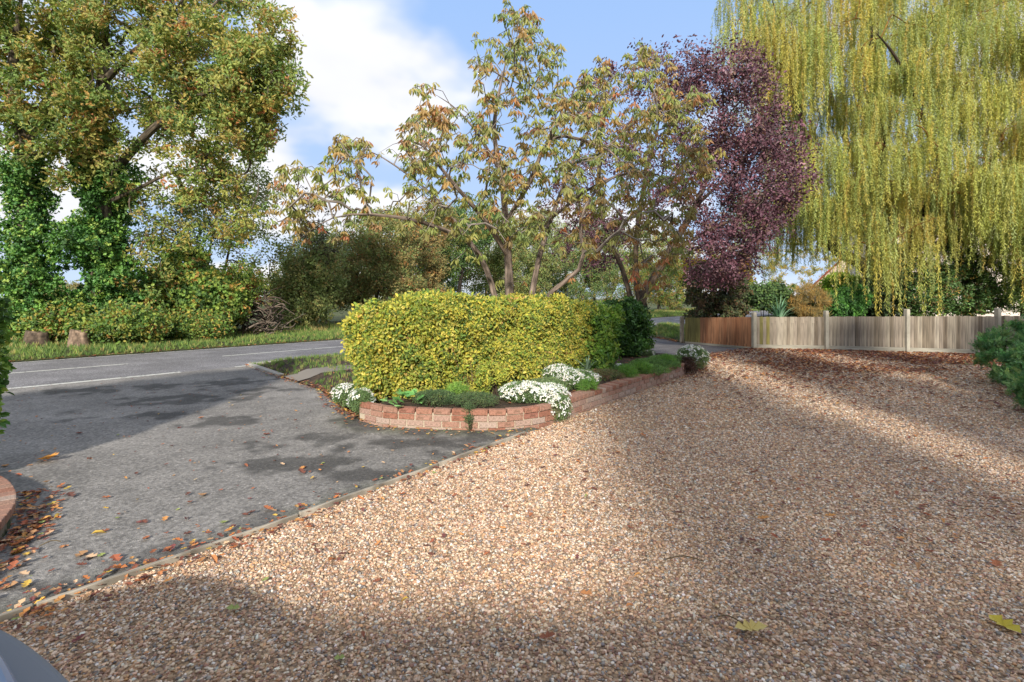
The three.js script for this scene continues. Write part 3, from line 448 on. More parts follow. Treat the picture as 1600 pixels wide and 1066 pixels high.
// ================= low plants in the bed =================
const petal = diamond(0.014, 0.012, 0.1), flowerHead = mergeGeometries(Array.from({ length: 7 }, (_, i) => { const g = diamond(0.017, 0.015, 0.05), a = i * 2.4; g.applyMatrix4(new THREE.Matrix4().compose(new THREE.Vector3(0.012 * Math.cos(a), 0.004 * (i % 3), 0.012 * Math.sin(a)), turn(-1.2, a, 0), new THREE.Vector3(1, 1, 1))); return g; }));
function flowerClump(label, blobs, dense = 1) {
  const [bx, , bd] = blobs[0], t = thing('white_flower_clump', label, 'flowers', 'white flower clumps', bx, 0.2, bd), fl = [], lf = [];
  for (const [x, y, d, rx, ry, rd] of blobs) {
    const area = (rx * rd + rx * ry + rd * ry) * 4.2;
    for (let i = 0; i < area * 1150 * dense; i++) { const n = rdir(0.7); if (n.y < -0.3) continue; const p = V(x + n.x * rx * rr(0.9, 1.06), y + n.y * ry * rr(0.9, 1.08), d - n.z * rd * rr(0.9, 1.06)); if (fbm(p.x * 9, p.y * 9, p.z * 9, 2) < 0.42) continue; fl.push({ p, q: along(n.add(new THREE.Vector3(0, 0.6, 0.3)).normalize(), rr(0, 6)), s: rr(0.7, 1.2), c: shadeOf([['#f4f3ef', 10], ['#dededa', 5], ['#e8e4d0', 3]], 0.04) }); }
    for (let i = 0; i < area * 1900; i++) { const n = rdir(0.3), k = Math.cbrt(0.25 + 0.75 * rand()) * 0.97; lf.push({ p: V(x + n.x * rx * k, Math.max(0.02, y + n.y * ry * k), d - n.z * rd * k), q: along(rdir(0.8), rr(0, 6)), s: rr(0.7, 1.3), c: shadeOf([['#6f8f52', 10], ['#87a463', 8], ['#536f3c', 6]]) }); }
  }
  copies('flowers', flowerHead, PETAL, fl, t); copies('leaves', spray(7, 0.03, diamond(0.034, 0.007)), LEAF, lf, t);
  const st = []; for (let i = 0; i < 26; i++) { const b = pick(blobs), a = rr(0, 6.28), q = 0.8 * rand(); st.push([{ p: V(b[0] + 0.2 * b[3] * Math.cos(a), b[1] - b[4] * 0.9, b[2] + 0.2 * b[5] * Math.sin(a)), r: 0.003 }, { p: V(b[0] + q * b[3] * Math.cos(a), b[1] + 0.6 * b[4], b[2] + q * b[5] * Math.sin(a)), r: 0.0015 }]); }
  part('stems', tubes(st), std({ color: C('#7c8a55') }), t);
}
flowerClump('large white flower cushion spilling over the brick wall corner', [[0.18, 0.34, 6.75, 0.36, 0.14, 0.26], [0.5, 0.3, 6.72, 0.26, 0.16, 0.2], [0.6, 0.17, 6.6, 0.16, 0.2, 0.12]]);
flowerClump('white flower cushion among the leaves behind the spilling one', [[1.0, 0.36, 7.75, 0.34, 0.13, 0.3], [0.75, 0.38, 8.1, 0.28, 0.15, 0.25]], 0.6);
flowerClump('small white flower clump at the tarmac edge, beside the hedge foot', [[-1.98, 0.23, 6.72, 0.17, 0.16, 0.16]]);
flowerClump('paler, looser white flower clump in the leaves at the verge', [[-2.36, 0.22, 7.25, 0.2, 0.15, 0.16]], 0.55);
flowerClump('airy white flower clump over the gravel end of the wall', [[3.95, 0.28, 11.2, 0.36, 0.27, 0.34]], 0.42);
flowerClump('tiny white flower patch under the bright green shrub', [[2.0, 0.28, 9.6, 0.14, 0.07, 0.12]]);
flowerClump('small white flower patch near the purple tree foot', [[3.2, 0.28, 12.0, 0.16, 0.08, 0.12]], 0.6);
function mat_plant(label, blobs, leaf, pal, perM, name = 'mat_plant', up = 0.8) {
  const [bx, , bd] = blobs[0], t = thing(name, label, 'plant', undefined, bx, 0.2, bd), it = [];
  for (const [x, y, d, rx, ry, rd] of blobs) for (let i = 0; i < (rx * rd * 4 + rx * ry * 3) * perM; i++) { const n = rdir(0.4), k = Math.cbrt(0.3 + 0.7 * rand()); it.push({ p: V(x + n.x * rx * k, Math.max(y - ry * 0.9, y + n.y * ry * k), d - n.z * rd * k), q: along(rdir(up).addScaledVector(n, 0.6).normalize(), rr(0, 6)), s: rr(0.7, 1.3), c: shadeOf(pal) }); }
  copies('foliage', spray(8, 0.028, leaf, { up: 0.6 }), LEAF, it, t);
  const st = []; for (let i = 0; i < 18; i++) { const b = pick(blobs), a = rr(0, 6.28), q = 0.7 * rand(); st.push([{ p: V(b[0] + 0.3 * b[3] * Math.cos(a), b[1] - b[4], b[2] + 0.3 * b[5] * Math.sin(a)), r: 0.004 }, { p: V(b[0] + q * b[3] * Math.cos(a), b[1] + 0.5 * b[4], b[2] + q * b[5] * Math.sin(a)), r: 0.002 }]); }
  part('stems', tubes(st), bark('#6b5b45'), t); return t;
}
const needle = diamond(0.03, 0.005), tiny = diamond(0.018, 0.01);
mat_plant('dark green heather cushion lying on the curved wall, beside the rosette leaves', [[-0.98, 0.32, 6.5, 0.28, 0.09, 0.18]], needle, [['#4c6b39', 10], ['#5f7f45', 8], ['#3c5730', 6], ['#7c8c56', 3]], 2600);
mat_plant('dark green trailing cushion hanging over the curved wall', [[-0.45, 0.31, 6.42, 0.3, 0.08, 0.17], [-0.52, 0.2, 6.17, 0.07, 0.12, 0.04], [-0.5, 0.1, 6.13, 0.05, 0.09, 0.03]], needle, [['#4a6437', 10], ['#5b7841', 8], ['#6d7d48', 4]], 2600);
mat_plant('light green grassy tuft between the two dark cushions', [[-0.72, 0.34, 6.75, 0.14, 0.1, 0.12]], diamond(0.08, 0.006), [['#7ba83c', 10], ['#93b84c', 8]], 1500, 'grassy_plant', 1.6);
mat_plant('green carpet of small leaves behind the straight brick wall', [[2.35, 0.27, 9.4, 0.55, 0.09, 0.4], [2.85, 0.27, 10.2, 0.5, 0.09, 0.45]], tiny, [['#6f9a44', 10], ['#88ad57', 8], ['#587d38', 6]], 2200);
mat_plant('green carpet beside the airy white clump at the wall end', [[3.3, 0.27, 10.9, 0.4, 0.08, 0.4]], tiny, [['#6f9a44', 10], ['#93b162', 8], ['#587d38', 6]], 2000);
mat_plant('low grey-green mound between white flowers and hedge', [[0.55, 0.3, 7.6, 0.35, 0.1, 0.3]], tiny, [['#718a52', 10], ['#8c9f68', 8], ['#5b703f', 6]], 1800);
mat_plant('reddish-green ground cover below the bright green shrub', [[1.55, 0.28, 8.7, 0.4, 0.08, 0.35]], tiny, [['#6d7f45', 10], ['#8a8a50', 6], ['#8a5a48', 4]], 1500);
for (const [x, d, lab] of [[1.1, 7.5, 'bright grassy tuft on the wall top next to the spilled white flowers'], [1.98, 8.75, 'bright grassy tuft further along the wall top, beside a red leaf'], [2.32, 9.15, 'bright grassy tuft on the wall top before the green carpet'], [3.1, 10.3, 'bright grassy tuft near the dry brown plant']]) mat_plant(lab, [[x, 0.3, d, 0.13, 0.08, 0.12]], diamond(0.1, 0.006), [['#76a83a', 10], ['#8cbb4a', 8], ['#5d8c30', 5]], 1900, 'grassy_plant', 1.6);
function strap(name, label, X, d, y0, n, len, wid, pal, lean = 0.6, category = 'plant') {
  const t = thing(name, label, category, undefined, X, y0, d); LOCAL.add(t); const mats = pal.map(h => leafy({ color: C(h), transmission: 0.15, roughness: 0.6 }));
  for (let i = 0; i < n; i++) {
    const a = rr(0, 6.28), L = len * rr(0.6, 1.1), k = lean * rr(0.2, 1.2), pos = [], idx = [], seg = 6;
    for (let j = 0; j <= seg; j++) { const f = j / seg, r = L * k * f * f * 0.9 + 0.03 * L, y = L * (f - 0.45 * k * f * f * f), w = wid * (f < 0.3 ? 0.7 + f : 1 - Math.pow((f - 0.3) / 0.7, 2) * 0.98) / 2, cx = Math.cos(a) * r, cz = Math.sin(a) * r; pos.push(cx - Math.sin(a) * w, y + 0.3 * w, cz + Math.cos(a) * w, cx, y, cz, cx + Math.sin(a) * w, y + 0.3 * w, cz - Math.cos(a) * w); if (j) { const q = j * 3, o = q - 3; idx.push(o, q, o + 1, o + 1, q, q + 1, o + 1, q + 1, o + 2, o + 2, q + 1, q + 2); } }
    const g = new THREE.BufferGeometry(); g.setAttribute('position', new THREE.Float32BufferAttribute(pos, 3)); g.setIndex(idx); g.computeVertexNormals(); part('leaf', g, pick(mats), t);
  }
  return t;
}
strap('sword_leaf_plant', 'grey-green sword-leaved plant at the hedge foot', 1.32, 8.95, 0.22, 26, 0.42, 0.035, ['#7c9478', '#8ba388', '#6b8468'], 0.7);
strap('day_lily', 'fan of green strap leaves beside the flower cushions', 0.72, 7.05, 0.24, 22, 0.2, 0.014, ['#86a94e', '#759a42'], 0.9);
{ // lady's mantle: round leaves on short stalks
  const t = thing('rosette_plant', 'plant of broad round green leaves at the hedge foot, leaning over the wall', 'plant', undefined, -1.35, 0.2, 6.5); LOCAL.add(t);
  const mats = ['#5f9a4c', '#72ab59', '#528a41', '#86b56a'].map(h => leafy({ color: C(h), transmission: 0.2 })), g = lobed(0.11, 0.13, 4);
  for (let i = 0; i < 26; i++) { const m = part('leaf', g, pick(mats), t), a = rr(0, 6.28), r = 0.24 * Math.sqrt(rand()); m.position.set(r * Math.cos(a) * 1.2, 0.06 + 0.14 * rand() * (1.2 - r * 3), r * Math.sin(a)); m.quaternion.copy(turn(-1.0 + 0.5 * gauss(), rr(0, 6.28), 0.4 * gauss())); m.scale.setScalar(rr(0.7, 1.2)); }
}
{ // the dried plant hanging over the wall end
  const t = thing('dry_plant', 'withered brown plant hanging over the end of the brick wall', 'plant', undefined, 3.55, 0.25, 10.75), ch = [], it = [];
  for (let i = 0; i < 46; i++) { const a = rr(-0.6, 3.6), l = rr(0.12, 0.3), p0 = V(3.6 + 0.12 * gauss(), 0.3, 10.72 + 0.1 * gauss()), out = new THREE.Vector3(0.5 + 0.3 * gauss(), 0, 0.6 + 0.3 * gauss()).multiplyScalar(0.24); const p1 = p0.clone().addScaledVector(out, 0.6).add(new THREE.Vector3(0, 0.06, 0)), p2 = p0.clone().add(out).add(new THREE.Vector3(0.05 * gauss(), -l, 0.05 * gauss())); ch.push(curve([p0, p1, p2], 0.06).map((p, k, ar) => ({ p, r: 0.004 - 0.0025 * k / ar.length }))); for (let j = 0; j < 7; j++) it.push({ p: p0.clone().lerp(p2, rand()).add(rdir().multiplyScalar(0.05)), q: along(rdir(-0.5), rr(0, 6)), s: rr(0.7, 1.4), c: shadeOf([['#6b4a3a', 10], ['#7d5a45', 8], ['#55392f', 6]]) }); }
  part('stems', tubes(ch), bark('#6e5344'), t); copies('dead_leaves', spray(4, 0.03, leafShape(0.04, 0.02)), LEAF, it, t);
}
{ // bare twigs of last summer's plants
  for (const [x, d, lab] of [[0.62, 8.35, 'dead straw-coloured stems in front of the hedge, right of its middle'], [-0.55, 7.25, 'bare brown stalks in the hollow under the golden hedge']]) { const t = thing('dead_stems', lab, 'plant', undefined, x, 0.22, d), ch = []; for (let i = 0; i < 9; i++) { const a = V(x + 0.03 * gauss(), 0.2, d + 0.03 * gauss()), b = V(x + 0.13 * gauss(), 0.2 + rr(0.25, 0.5), d - 0.05 + 0.1 * gauss()); ch.push(curve([a, a.clone().lerp(b, 0.5).add(rdir().multiplyScalar(0.03)), b], 0.08).map(p => ({ p, r: 0.004 }))); } part('stems', tubes(ch), bark('#b59b74'), t); }
}

// ================= trees =================
const P3 = a => a.map(([px, py, d]) => PX(px, py, d));
// ---- the flowering cherry behind the hedge ----
const CHERRY_OUT = [[425, 300], [440, 262], [500, 255], [512, 215], [560, 205], [600, 240], [632, 195], [645, 125], [690, 130], [700, 165], [740, 160], [730, 60], [775, 55], [778, 8], [832, -6], [850, 40], [882, 80], [872, 120], [900, 120], [930, 85], [970, 100], [1000, 60], [1055, 90], [1065, 150], [1105, 140], [1100, 205], [1132, 240], [1095, 300], [1080, 350], [1060, 420], [1000, 420], [960, 400], [905, 400], [860, 390], [790, 385], [740, 375], [690, 370], [640, 360], [590, 350], [560, 360], [520, 385], [470, 372], [430, 350]];
function cherryCluster(n) {                                                    // leaves drooping from the end of a spur
  const out = []; for (let i = 0; i < n; i++) { const a = i / n * 6.28 + 0.4 * gauss(), k = rr(0.25, 0.85), d = new THREE.Vector3(Math.cos(a) * k, -1 + 0.75 * rand() * k, Math.sin(a) * k).normalize(), g = leafShape(rr(0.095, 0.135), rr(0.036, 0.05), 0.2, 0.22); g.applyMatrix4(new THREE.Matrix4().compose(new THREE.Vector3(Math.cos(a) * 0.02, rr(-0.03, 0.03), Math.sin(a) * 0.02), along(d, rr(0, 6.28)), new THREE.Vector3(1, 1, 1))); out.push(g); }
  return mergeGeometries(out);
}
{
  const t = thing('cherry_tree', 'many-stemmed cherry tree with drooping orange and green leaves behind the golden hedge', 'tree', undefined, 0, 0.15, 9.4);
  const limbs = [
    [P3([[800, 590, 9.5], [796, 455, 9.5], [794, 400, 9.5], [790, 345, 9.5], [783, 270, 9.5], [772, 205, 9.4], [785, 120, 9.4], [812, 25, 9.3]]), 0.105, 0.010],
    [P3([[792, 590, 9.4], [771, 455, 9.2], [742, 388, 9.0], [707, 365, 8.7], [650, 345, 8.5], [600, 337, 8.3], [540, 336, 8.1], [507, 346, 8.0], [475, 367, 7.9], [448, 392, 7.9]]), 0.075, 0.008],
    [P3([[812, 590, 9.6], [832, 455, 9.8], [842, 405, 9.9], [862, 340, 10.2], [895, 255, 10.5], [935, 175, 10.6], [985, 105, 10.6]]), 0.075, 0.01],
    [P3([[822, 545, 9.3], [850, 470, 9.1], [880, 442, 9.0], [902, 425, 8.9], [912, 395, 8.9], [906, 352, 9.0], [930, 300, 9.2], [985, 262, 9.3], [1060, 235, 9.3]]), 0.055, 0.008],
    [P3([[794, 400, 9.5], [756, 342, 9.0], [718, 298, 8.6], [695, 270, 8.4], [670, 239, 8.3], [653, 221, 8.2], [625, 221, 8.0], [590, 240, 7.9]]), 0.055, 0.008],
    [P3([[790, 350, 9.5], [830, 280, 9.0], [861, 216, 8.7], [918, 221, 8.5], [963, 244, 8.3], [985, 278, 8.2], [1000, 330, 8.2]]), 0.05, 0.007],
    [P3([[862, 340, 10.2], [930, 290, 9.6], [1000, 268, 9.2], [1050, 285, 8.8], [1085, 320, 8.6]]), 0.035, 0.006],
    [P3([[783, 270, 9.5], [740, 200, 9.9], [700, 160, 10.2], [665, 140, 10.3]]), 0.035, 0.007],
    [P3([[742, 388, 9.0], [690, 320, 9.6], [640, 275, 10.0], [575, 235, 10.2], [535, 228, 10.3]]), 0.035, 0.006],
    [P3([[895, 255, 10.5], [930, 245, 9.8], [1010, 180, 9.4], [1090, 165, 9.2]]), 0.03, 0.006],
    [P3([[785, 120, 9.4], [750, 95, 9.2], [742, 70, 9.1]]), 0.014, 0.005],
    [P3([[861, 216, 8.7], [890, 160, 8.9], [905, 130, 9.0], [955, 150, 9.0], [985, 190, 8.9]]), 0.022, 0.005],
  ];
  const tips = []; while (tips.length < 960) { const px = rr(420, 1135), py = rr(-10, 425); if (!inside(px, py, CHERRY_OUT)) continue; const low = smooth(240, 340, py), mids = px > 850 && px < 960 && py > 120 ? 0 : 0.18; if (rand() < Math.max(low * 0.5, mids)) continue; const mid = Math.exp(-Math.pow((px - 790) / 260, 2)); const d = 9.3 + gauss() * (0.7 + 1.5 * mid); tips.push(PX(px, py, clamp(d, 7.2, 12))); }
  for (let i = 0; i < 26; i++) tips.push(PX(rr(420, 530), rr(255, 380), rr(7.6, 8.8)));
  for (let i = 0; i < 30; i++) tips.push(PX(rr(980, 1075), rr(300, 460), rr(8.2, 9.6)));
  for (let i = 0; i < 16; i++) tips.push(PX(rr(690, 920), rr(330, 445), rr(8.3, 10.5)));
  const w = grow(limbs, tips, { twig: 0.0058, sag: 0.10, reach: 0.25, wander: 0.13, power: 2.6 });
  part('trunk', w.wood, bark('#ab998d'), t); part('branches', w.twigs, bark('#c6bbb2'), t);
  const geos = [6, 7, 8, 6].map(cherryCluster), pal = [['#94904c', 22], ['#a3924e', 18], ['#ad8e50', 16], ['#b58550', 10], ['#bb8050', 5], ['#c47448', 1.5], ['#86944c', 16], ['#98804f', 8]], palG = [['#8f9a48', 18], ['#a3a552', 16], ['#aa9c50', 14], ['#7c8c42', 14], ['#b58d4c', 8]];
  const cl = [];
  for (const e of w.ends) for (let i = 0, n = rand() < 0.65 ? 2 : 3; i < n; i++) { const p = e.p.clone().lerp(e.from, i ? rand() : 0); if (i) p.add(rdir().multiplyScalar(0.12)); cl.push({ p, q: turn(0.25 * gauss(), rr(0, 6.28), 0.25 * gauss()), s: rr(0.75, 1.15), c: shadeOf(fbm(p.x * 0.9, p.y * 0.9, p.z * 0.9 + 5, 2) > 0.5 ? pal : palG, 0.14) }); }
  cl.sort((a, b) => b.p.z - a.p.z);
  const mats = Array.from({ length: 14 }, (_, i) => leafy({ color: shadeOf(i < 8 ? pal : palG, 0.1), roughness: 0.7 }));
  cl.slice(0, 290).forEach((c, i) => { const m = part('leaf_cluster', geos[i % 4], mats[i % 14], t); m.position.add(c.p); m.quaternion.copy(c.q); m.scale.setScalar(c.s); });
  copies('crown', geos[1], leafy({ roughness: 0.7 }), cl.slice(290), t);
}
// ---- the purple-leaved plum ----
{
  const t = thing('purple_plum_tree', 'dark purple-leaved plum tree between the cherry and the willow', 'tree', undefined, 3.55, 0.1, 14);
  const limbs = [
    [P3([[1003, 556, 14], [1003, 520, 14], [1001, 472, 14], [1022, 436, 14], [1046, 392, 14.1], [1085, 325, 14.3], [1115, 245, 14.4], [1130, 150, 14.5], [1110, 105, 14.5]]), 0.15, 0.02],
    [P3([[1000, 475, 14], [993, 425, 14], [996, 360, 14.2], [1010, 270, 14.6], [1030, 180, 14.9], [1020, 100, 15]]), 0.09, 0.015],
    [P3([[996, 545, 14.1], [986, 470, 14.2], [972, 420, 14.4], [950, 370, 14.8], [935, 300, 15.2], [940, 210, 15.4], [955, 120, 15.5]]), 0.09, 0.014],
    [P3([[1046, 392, 14.1], [1110, 360, 13.7], [1170, 330, 13.5], [1215, 290, 13.4]]), 0.05, 0.012],
    [P3([[1085, 325, 14.3], [1150, 260, 13.8], [1200, 200, 13.6], [1215, 150, 13.6]]), 0.05, 0.012],
  ];
  const tips = blobTips([[1150, 300, 14, 95, 105, 1.9, 230], [1120, 180, 14.3, 90, 80, 1.9, 160], [1195, 265, 13.6, 55, 85, 1.4, 90], [1125, 125, 14.5, 60, 40, 1.6, 60], [1120, 395, 13.6, 52, 50, 1.2, 70], [985, 160, 15.2, 95, 75, 1.5, 70], [960, 300, 15, 110, 80, 1.6, 110], [1040, 125, 14.8, 60, 45, 1.4, 40], [930, 380, 15.3, 60, 45, 1.3, 40]], 0.3);
  const w = grow(limbs, tips, { twig: 0.008, sag: 0.06, wander: 0.14 });
  part('trunk', w.wood, bark('#6a5a4a'), t); part('branches', w.twigs, bark('#a39488'), t);
  foliage(t, 'crown', [spray(12, 0.15, leafShape(0.075, 0.045, 0.15, 0.15), { up: 0 })], leafy({ roughness: 0.6, transmission: 0.25 }), w.ends, 5.6, 0.26, 1, [['#6f4652', 24], ['#7d5260', 18], ['#5e3a46', 20], ['#94707a', 8], ['#4c2f3a', 14], ['#7d6050', 10]], { up: 0, vary: 0.2 });
}
// ---- the weeping willow ----
function willowStrand() {
  const L = 2.2, ch = [], out = []; let x = 0, z = 0; const sx = 0.16 * gauss(), sz = 0.16 * gauss(), pts = [];
  for (let j = 0; j <= 11; j++) { const f = j / 11; pts.push(new THREE.Vector3(sx * Math.sin(f * 2.4) + 0.02 * gauss(), -L * f, sz * Math.sin(f * 2.0) + 0.02 * gauss())); }
  const c = new THREE.CatmullRomCurve3(pts);
  for (let i = 0; i < 62; i++) { const f = 0.04 + 0.96 * (i + rand()) / 62, p = c.getPointAt(Math.min(1, f)), a = i * 2.4 + 0.5 * gauss(), d = new THREE.Vector3(Math.cos(a) * 0.55, -1, Math.sin(a) * 0.55).normalize(), g = diamond(rr(0.09, 0.135), rr(0.019, 0.028), 0.15); g.applyMatrix4(new THREE.Matrix4().compose(p, along(d, rr(0, 6.28)), new THREE.Vector3(1, 1, 1))); out.push(g); }
  const st = tubes([c.getSpacedPoints(8).map((p, k) => ({ p, r: 0.0048 - 0.0003 * k }))]); st.deleteAttribute('uv'); out.push(st.toNonIndexed());
  return mergeGeometries(out);
}
{
  const t = thing('weeping_willow', 'tall weeping willow hanging yellow-green curtains behind the fence', 'tree', undefined, 14.3, 0, 20);
  const limbs = [
    [P3([[1374, 545, 20], [1372, 470, 20], [1370, 430, 20], [1374, 330, 20.4], [1370, 200, 20.6], [1364, 50, 20.8], [1360, -110, 21]]), 0.46, 0.10],
    [P3([[1370, 440, 20], [1345, 412, 19.8], [1312, 394, 19.4], [1284, 358, 19], [1262, 290, 18.6], [1248, 180, 18.4], [1225, 60, 18.2], [1200, -20, 18]]), 0.26, 0.05],
    [P3([[1372, 450, 20], [1402, 405, 20], [1428, 372, 19.8], [1446, 335, 19.6], [1470, 255, 19.4], [1482, 140, 19.2], [1490, 0, 19]]), 0.28, 0.05],
    [P3([[1446, 335, 19.6], [1510, 285, 19.2], [1570, 230, 18.8], [1630, 150, 18.6], [1670, 60, 18.6]]), 0.14, 0.04],
    [P3([[1374, 330, 20.4], [1330, 240, 21.5], [1290, 120, 22], [1270, 0, 22]]), 0.14, 0.04],
    [P3([[1370, 200, 20.6], [1430, 110, 21.6], [1510, 20, 22], [1600, -60, 22]]), 0.13, 0.04],
    [P3([[1284, 358, 19], [1330, 300, 17.8], [1380, 230, 17], [1400, 150, 16.6]]), 0.1, 0.03],
    [P3([[1470, 255, 19.4], [1440, 180, 17.8], [1400, 90, 17], [1350, 30, 16.6]]), 0.1, 0.03],
    [P3([[1262, 290, 18.6], [1235, 210, 17.4], [1210, 150, 16.8]]), 0.07, 0.025],
  ];
  const heads = [];
  const tier = (n, x0, x1, y0, y1, d0, d1) => { for (let i = 0; i < n; i++) heads.push(PX(x0 + (x1 - x0) * (i + rand()) / n, rr(y0, y1), rr(d0, d1))); };
  tier(26, 1160, 1720, -120, -30, 17.0, 24); tier(26, 1130, 1700, -40, 30, 16.5, 23.5); tier(26, 1150, 1700, 30, 90, 16.2, 23); tier(24, 1180, 1700, 90, 150, 16, 22.5); tier(21, 1210, 1700, 150, 210, 16, 22.5); tier(15, 1225, 1690, 210, 270, 16.2, 22); tier(9, 1230, 1480, 270, 320, 16.4, 21); tier(5, 1290, 1470, 310, 350, 16.6, 19); tier(3, 1345, 1450, 360, 390, 17, 18.6); tier(16, 1500, 1700, 245, 330, 16.4, 19); tier(7, 1565, 1700, 330, 380, 16.4, 18.4); tier(10, 1140, 1330, 285, 345, 19.5, 24);
  const tips = []; heads.forEach(h => { tips.push(h); for (let i = 0; i < 6; i++) tips.push(h.clone().add(new THREE.Vector3(0.75 * gauss(), -0.12 - 0.25 * rand(), 0.75 * gauss()))); });
  const w = grow(limbs, tips, { twig: 0.008, sag: 0.16, wander: 0.07, reach: 0.2 });
  part('trunk', w.wood, bark('#4f4034'), t); part('branches', w.twigs, bark('#b3853e'), t);
  const geos = [willowStrand(), willowStrand(), willowStrand()], pal = [['#c2c054', 24], ['#aeb657', 22], ['#cfc055', 17], ['#97a654', 16], ['#d2ae4c', 8], ['#a8b674', 12], ['#869a4c', 8]], items = [];
  for (const h of heads) { const hang = rr(0.75, 1.25), tone = shadeOf(pal, 0.12), n = h.y < 4.6 ? 34 : 58, R = rr(0.6, 1.25); const low = smooth(260, 330, HORIZON - (h.y - EYE) / -h.z * FOCAL); for (let i = 0; i < n; i++) { const a = rr(0, 6.28), r = R * Math.sqrt(rand()); items.push({ p: new THREE.Vector3(h.x + r * Math.cos(a), h.y + 0.18 - 0.5 * r * r + 0.1 * gauss(), h.z + r * Math.sin(a)), q: turn(0.07 * gauss(), rr(0, 6.28), 0.07 * gauss()), s: new THREE.Vector3(1.2, rr(0.35, 0.95) * hang, 1.2), c: shadeOf(pal, 0.1).lerp(tone, 0.3) }); } }
  split(items, 3).forEach((it, i) => copies('crown', geos[i], leafy({ roughness: 0.75, transmission: 0.35 }), it, t));
}
// ---- the two ivy-clad oaks across the road ----
const oakLeaf = lobed(0.13, 0.085, 3), OAK = [['#98a648', 24], ['#aaaa4c', 20], ['#bca84e', 14], ['#7c983e', 20], ['#c0984c', 5], ['#bd7c40', 2.5], ['#648438', 9]];
const ivyLeaf = lobed(0.1, 0.1, 2), IVY = [['#4a7a32', 26], ['#5c8c38', 24], ['#3c662b', 16], ['#7aa342', 16], ['#9ab352', 9]];
function oak(label, px, off, blobs, limbPx, ivyTop, ivyR, r0) {
  const d = behindRoad(px, off), X = (px - CX) / FOCAL * d, t = thing('oak_tree', label, 'tree', undefined, X, 0.2, d), y0 = 0.1;
  const limbs = limbPx.map(([pts, a, b]) => [pts.map(([x, y, dd]) => { const p = PX(x, y, d + (dd ?? 0)); return p; }), a, b]); limbs[0][0][0].y = y0;
  const tips = blobTips(blobs.map(([x, y, dd, rx, ry, rd, n]) => [x, y, d + dd, rx, ry, rd, n]), 0.3);
  const w = grow(limbs, tips, { twig: 0.011, sag: 0.05, wander: 0.16 });
  part('trunk', w.wood, bark('#7d7160'), t); part('branches', w.twigs, bark('#8a7e6e'), t);
  foliage(t, 'crown', [spray(12, 0.2, oakLeaf, { up: 0.1 })], leafy({ roughness: 0.8, transmission: 0.45 }), w.ends, 5.6, 0.24, 0.95, OAK, { up: 0.2, vary: 0.16 });
  const it = []; const c = new THREE.CatmullRomCurve3(limbs[0][0]);
  const top = PX(px, ivyTop, d).y;
  for (let i = 0; i < 6200; i++) { const p = c.getPointAt(rand()); if (p.y > top * (0.8 + 0.2 * rand())) continue; const a = rr(0, 6.28), q = fbm(p.y * 0.9, Math.cos(a) * 1.2 + px, Math.sin(a) * 1.2, 3), R = ivyR * (0.15 + 4.6 * Math.max(0, q - 0.32)) * (1 - 0.4 * p.y / top) * Math.sqrt(0.1 + 0.9 * rand()); if (q < 0.3) continue; const n = new THREE.Vector3(Math.cos(a), 0.1, Math.sin(a)); it.push({ p: p.addScaledVector(n, R), q: along(rdir(-0.2).addScaledVector(n, 0.7).normalize(), rr(0, 6.28)), s: rr(0.75, 1.3), c: shadeOf(IVY, 0.16) }); }
  copies('ivy', spray(10, 0.14, ivyLeaf, { up: -0.1 }), GLOSSY, it, t);
}
oak('tall autumn oak, thickly wrapped in ivy, reaching out over the road', 155, 4.0,
  [[230, 110, 0, 130, 85, 2.6, 165], [335, 110, -1.2, 95, 75, 2.0, 145], [405, 125, -1.8, 58, 64, 1.3, 80], [430, 60, -1.8, 22, 35, 0.7, 16], [300, 30, 0.5, 150, 40, 2.2, 120], [345, 210, -1, 75, 42, 1.6, 62], [180, 200, 0, 90, 55, 1.8, 50], [250, 270, 0, 110, 40, 2.0, 42], [340, 290, -0.5, 70, 45, 1.5, 26], [385, 200, -1.6, 45, 40, 1.0, 30], [180, -50, 0.5, 190, 50, 2.5, 90], [245, 330, 0.3, 60, 50, 1.2, 16], [320, 350, 0.3, 60, 45, 1.2, 14], [225, 430, 0.2, 35, 40, 1.0, 12], [380, 330, -0.4, 45, 45, 1.0, 12]],
  [[[[150, 540], [156, 460], [158, 380], [160, 300], [155, 220], [160, 130], [165, 40], [170, -60]], 0.36, 0.1], [[[158, 300], [190, 255], [225, 215, -0.5], [265, 180, -1], [330, 140, -1.4], [400, 120, -1.8]], 0.17, 0.03], [[[160, 320], [205, 300, -0.4], [270, 270, -0.6], [340, 265, -0.8], [400, 285, -1]], 0.08, 0.02], [[[156, 200], [120, 130, 0.5], [90, 40, 0.8], [70, -40, 1]], 0.14, 0.04], [[[160, 130], [210, 80, -0.6], [270, 40, -1], [330, 20, -1.2]], 0.12, 0.03]], 215, 0.92);
oak('leaning ivy-clad oak beside the bigger oak, with a bare grey upper stem', 40, 4.6,
  [[40, 110, 0, 85, 95, 2.0, 130], [100, 180, -0.4, 65, 60, 1.5, 60], [-20, 220, 0, 60, 80, 1.6, 50], [60, 20, 0, 90, 50, 1.8, 90], [-60, 60, 0, 70, 90, 2, 60], [110, 260, 0.2, 55, 35, 1.2, 26]],
  [[[[45, 545], [42, 470], [42, 390], [40, 300], [38, 230], [26, 175], [20, 110], [30, 20], [40, -60]], 0.32, 0.08], [[[38, 230], [70, 180], [85, 120], [80, 40]], 0.11, 0.03], [[[42, 300], [-20, 240], [-70, 160]], 0.1, 0.03]], 225, 0.85);

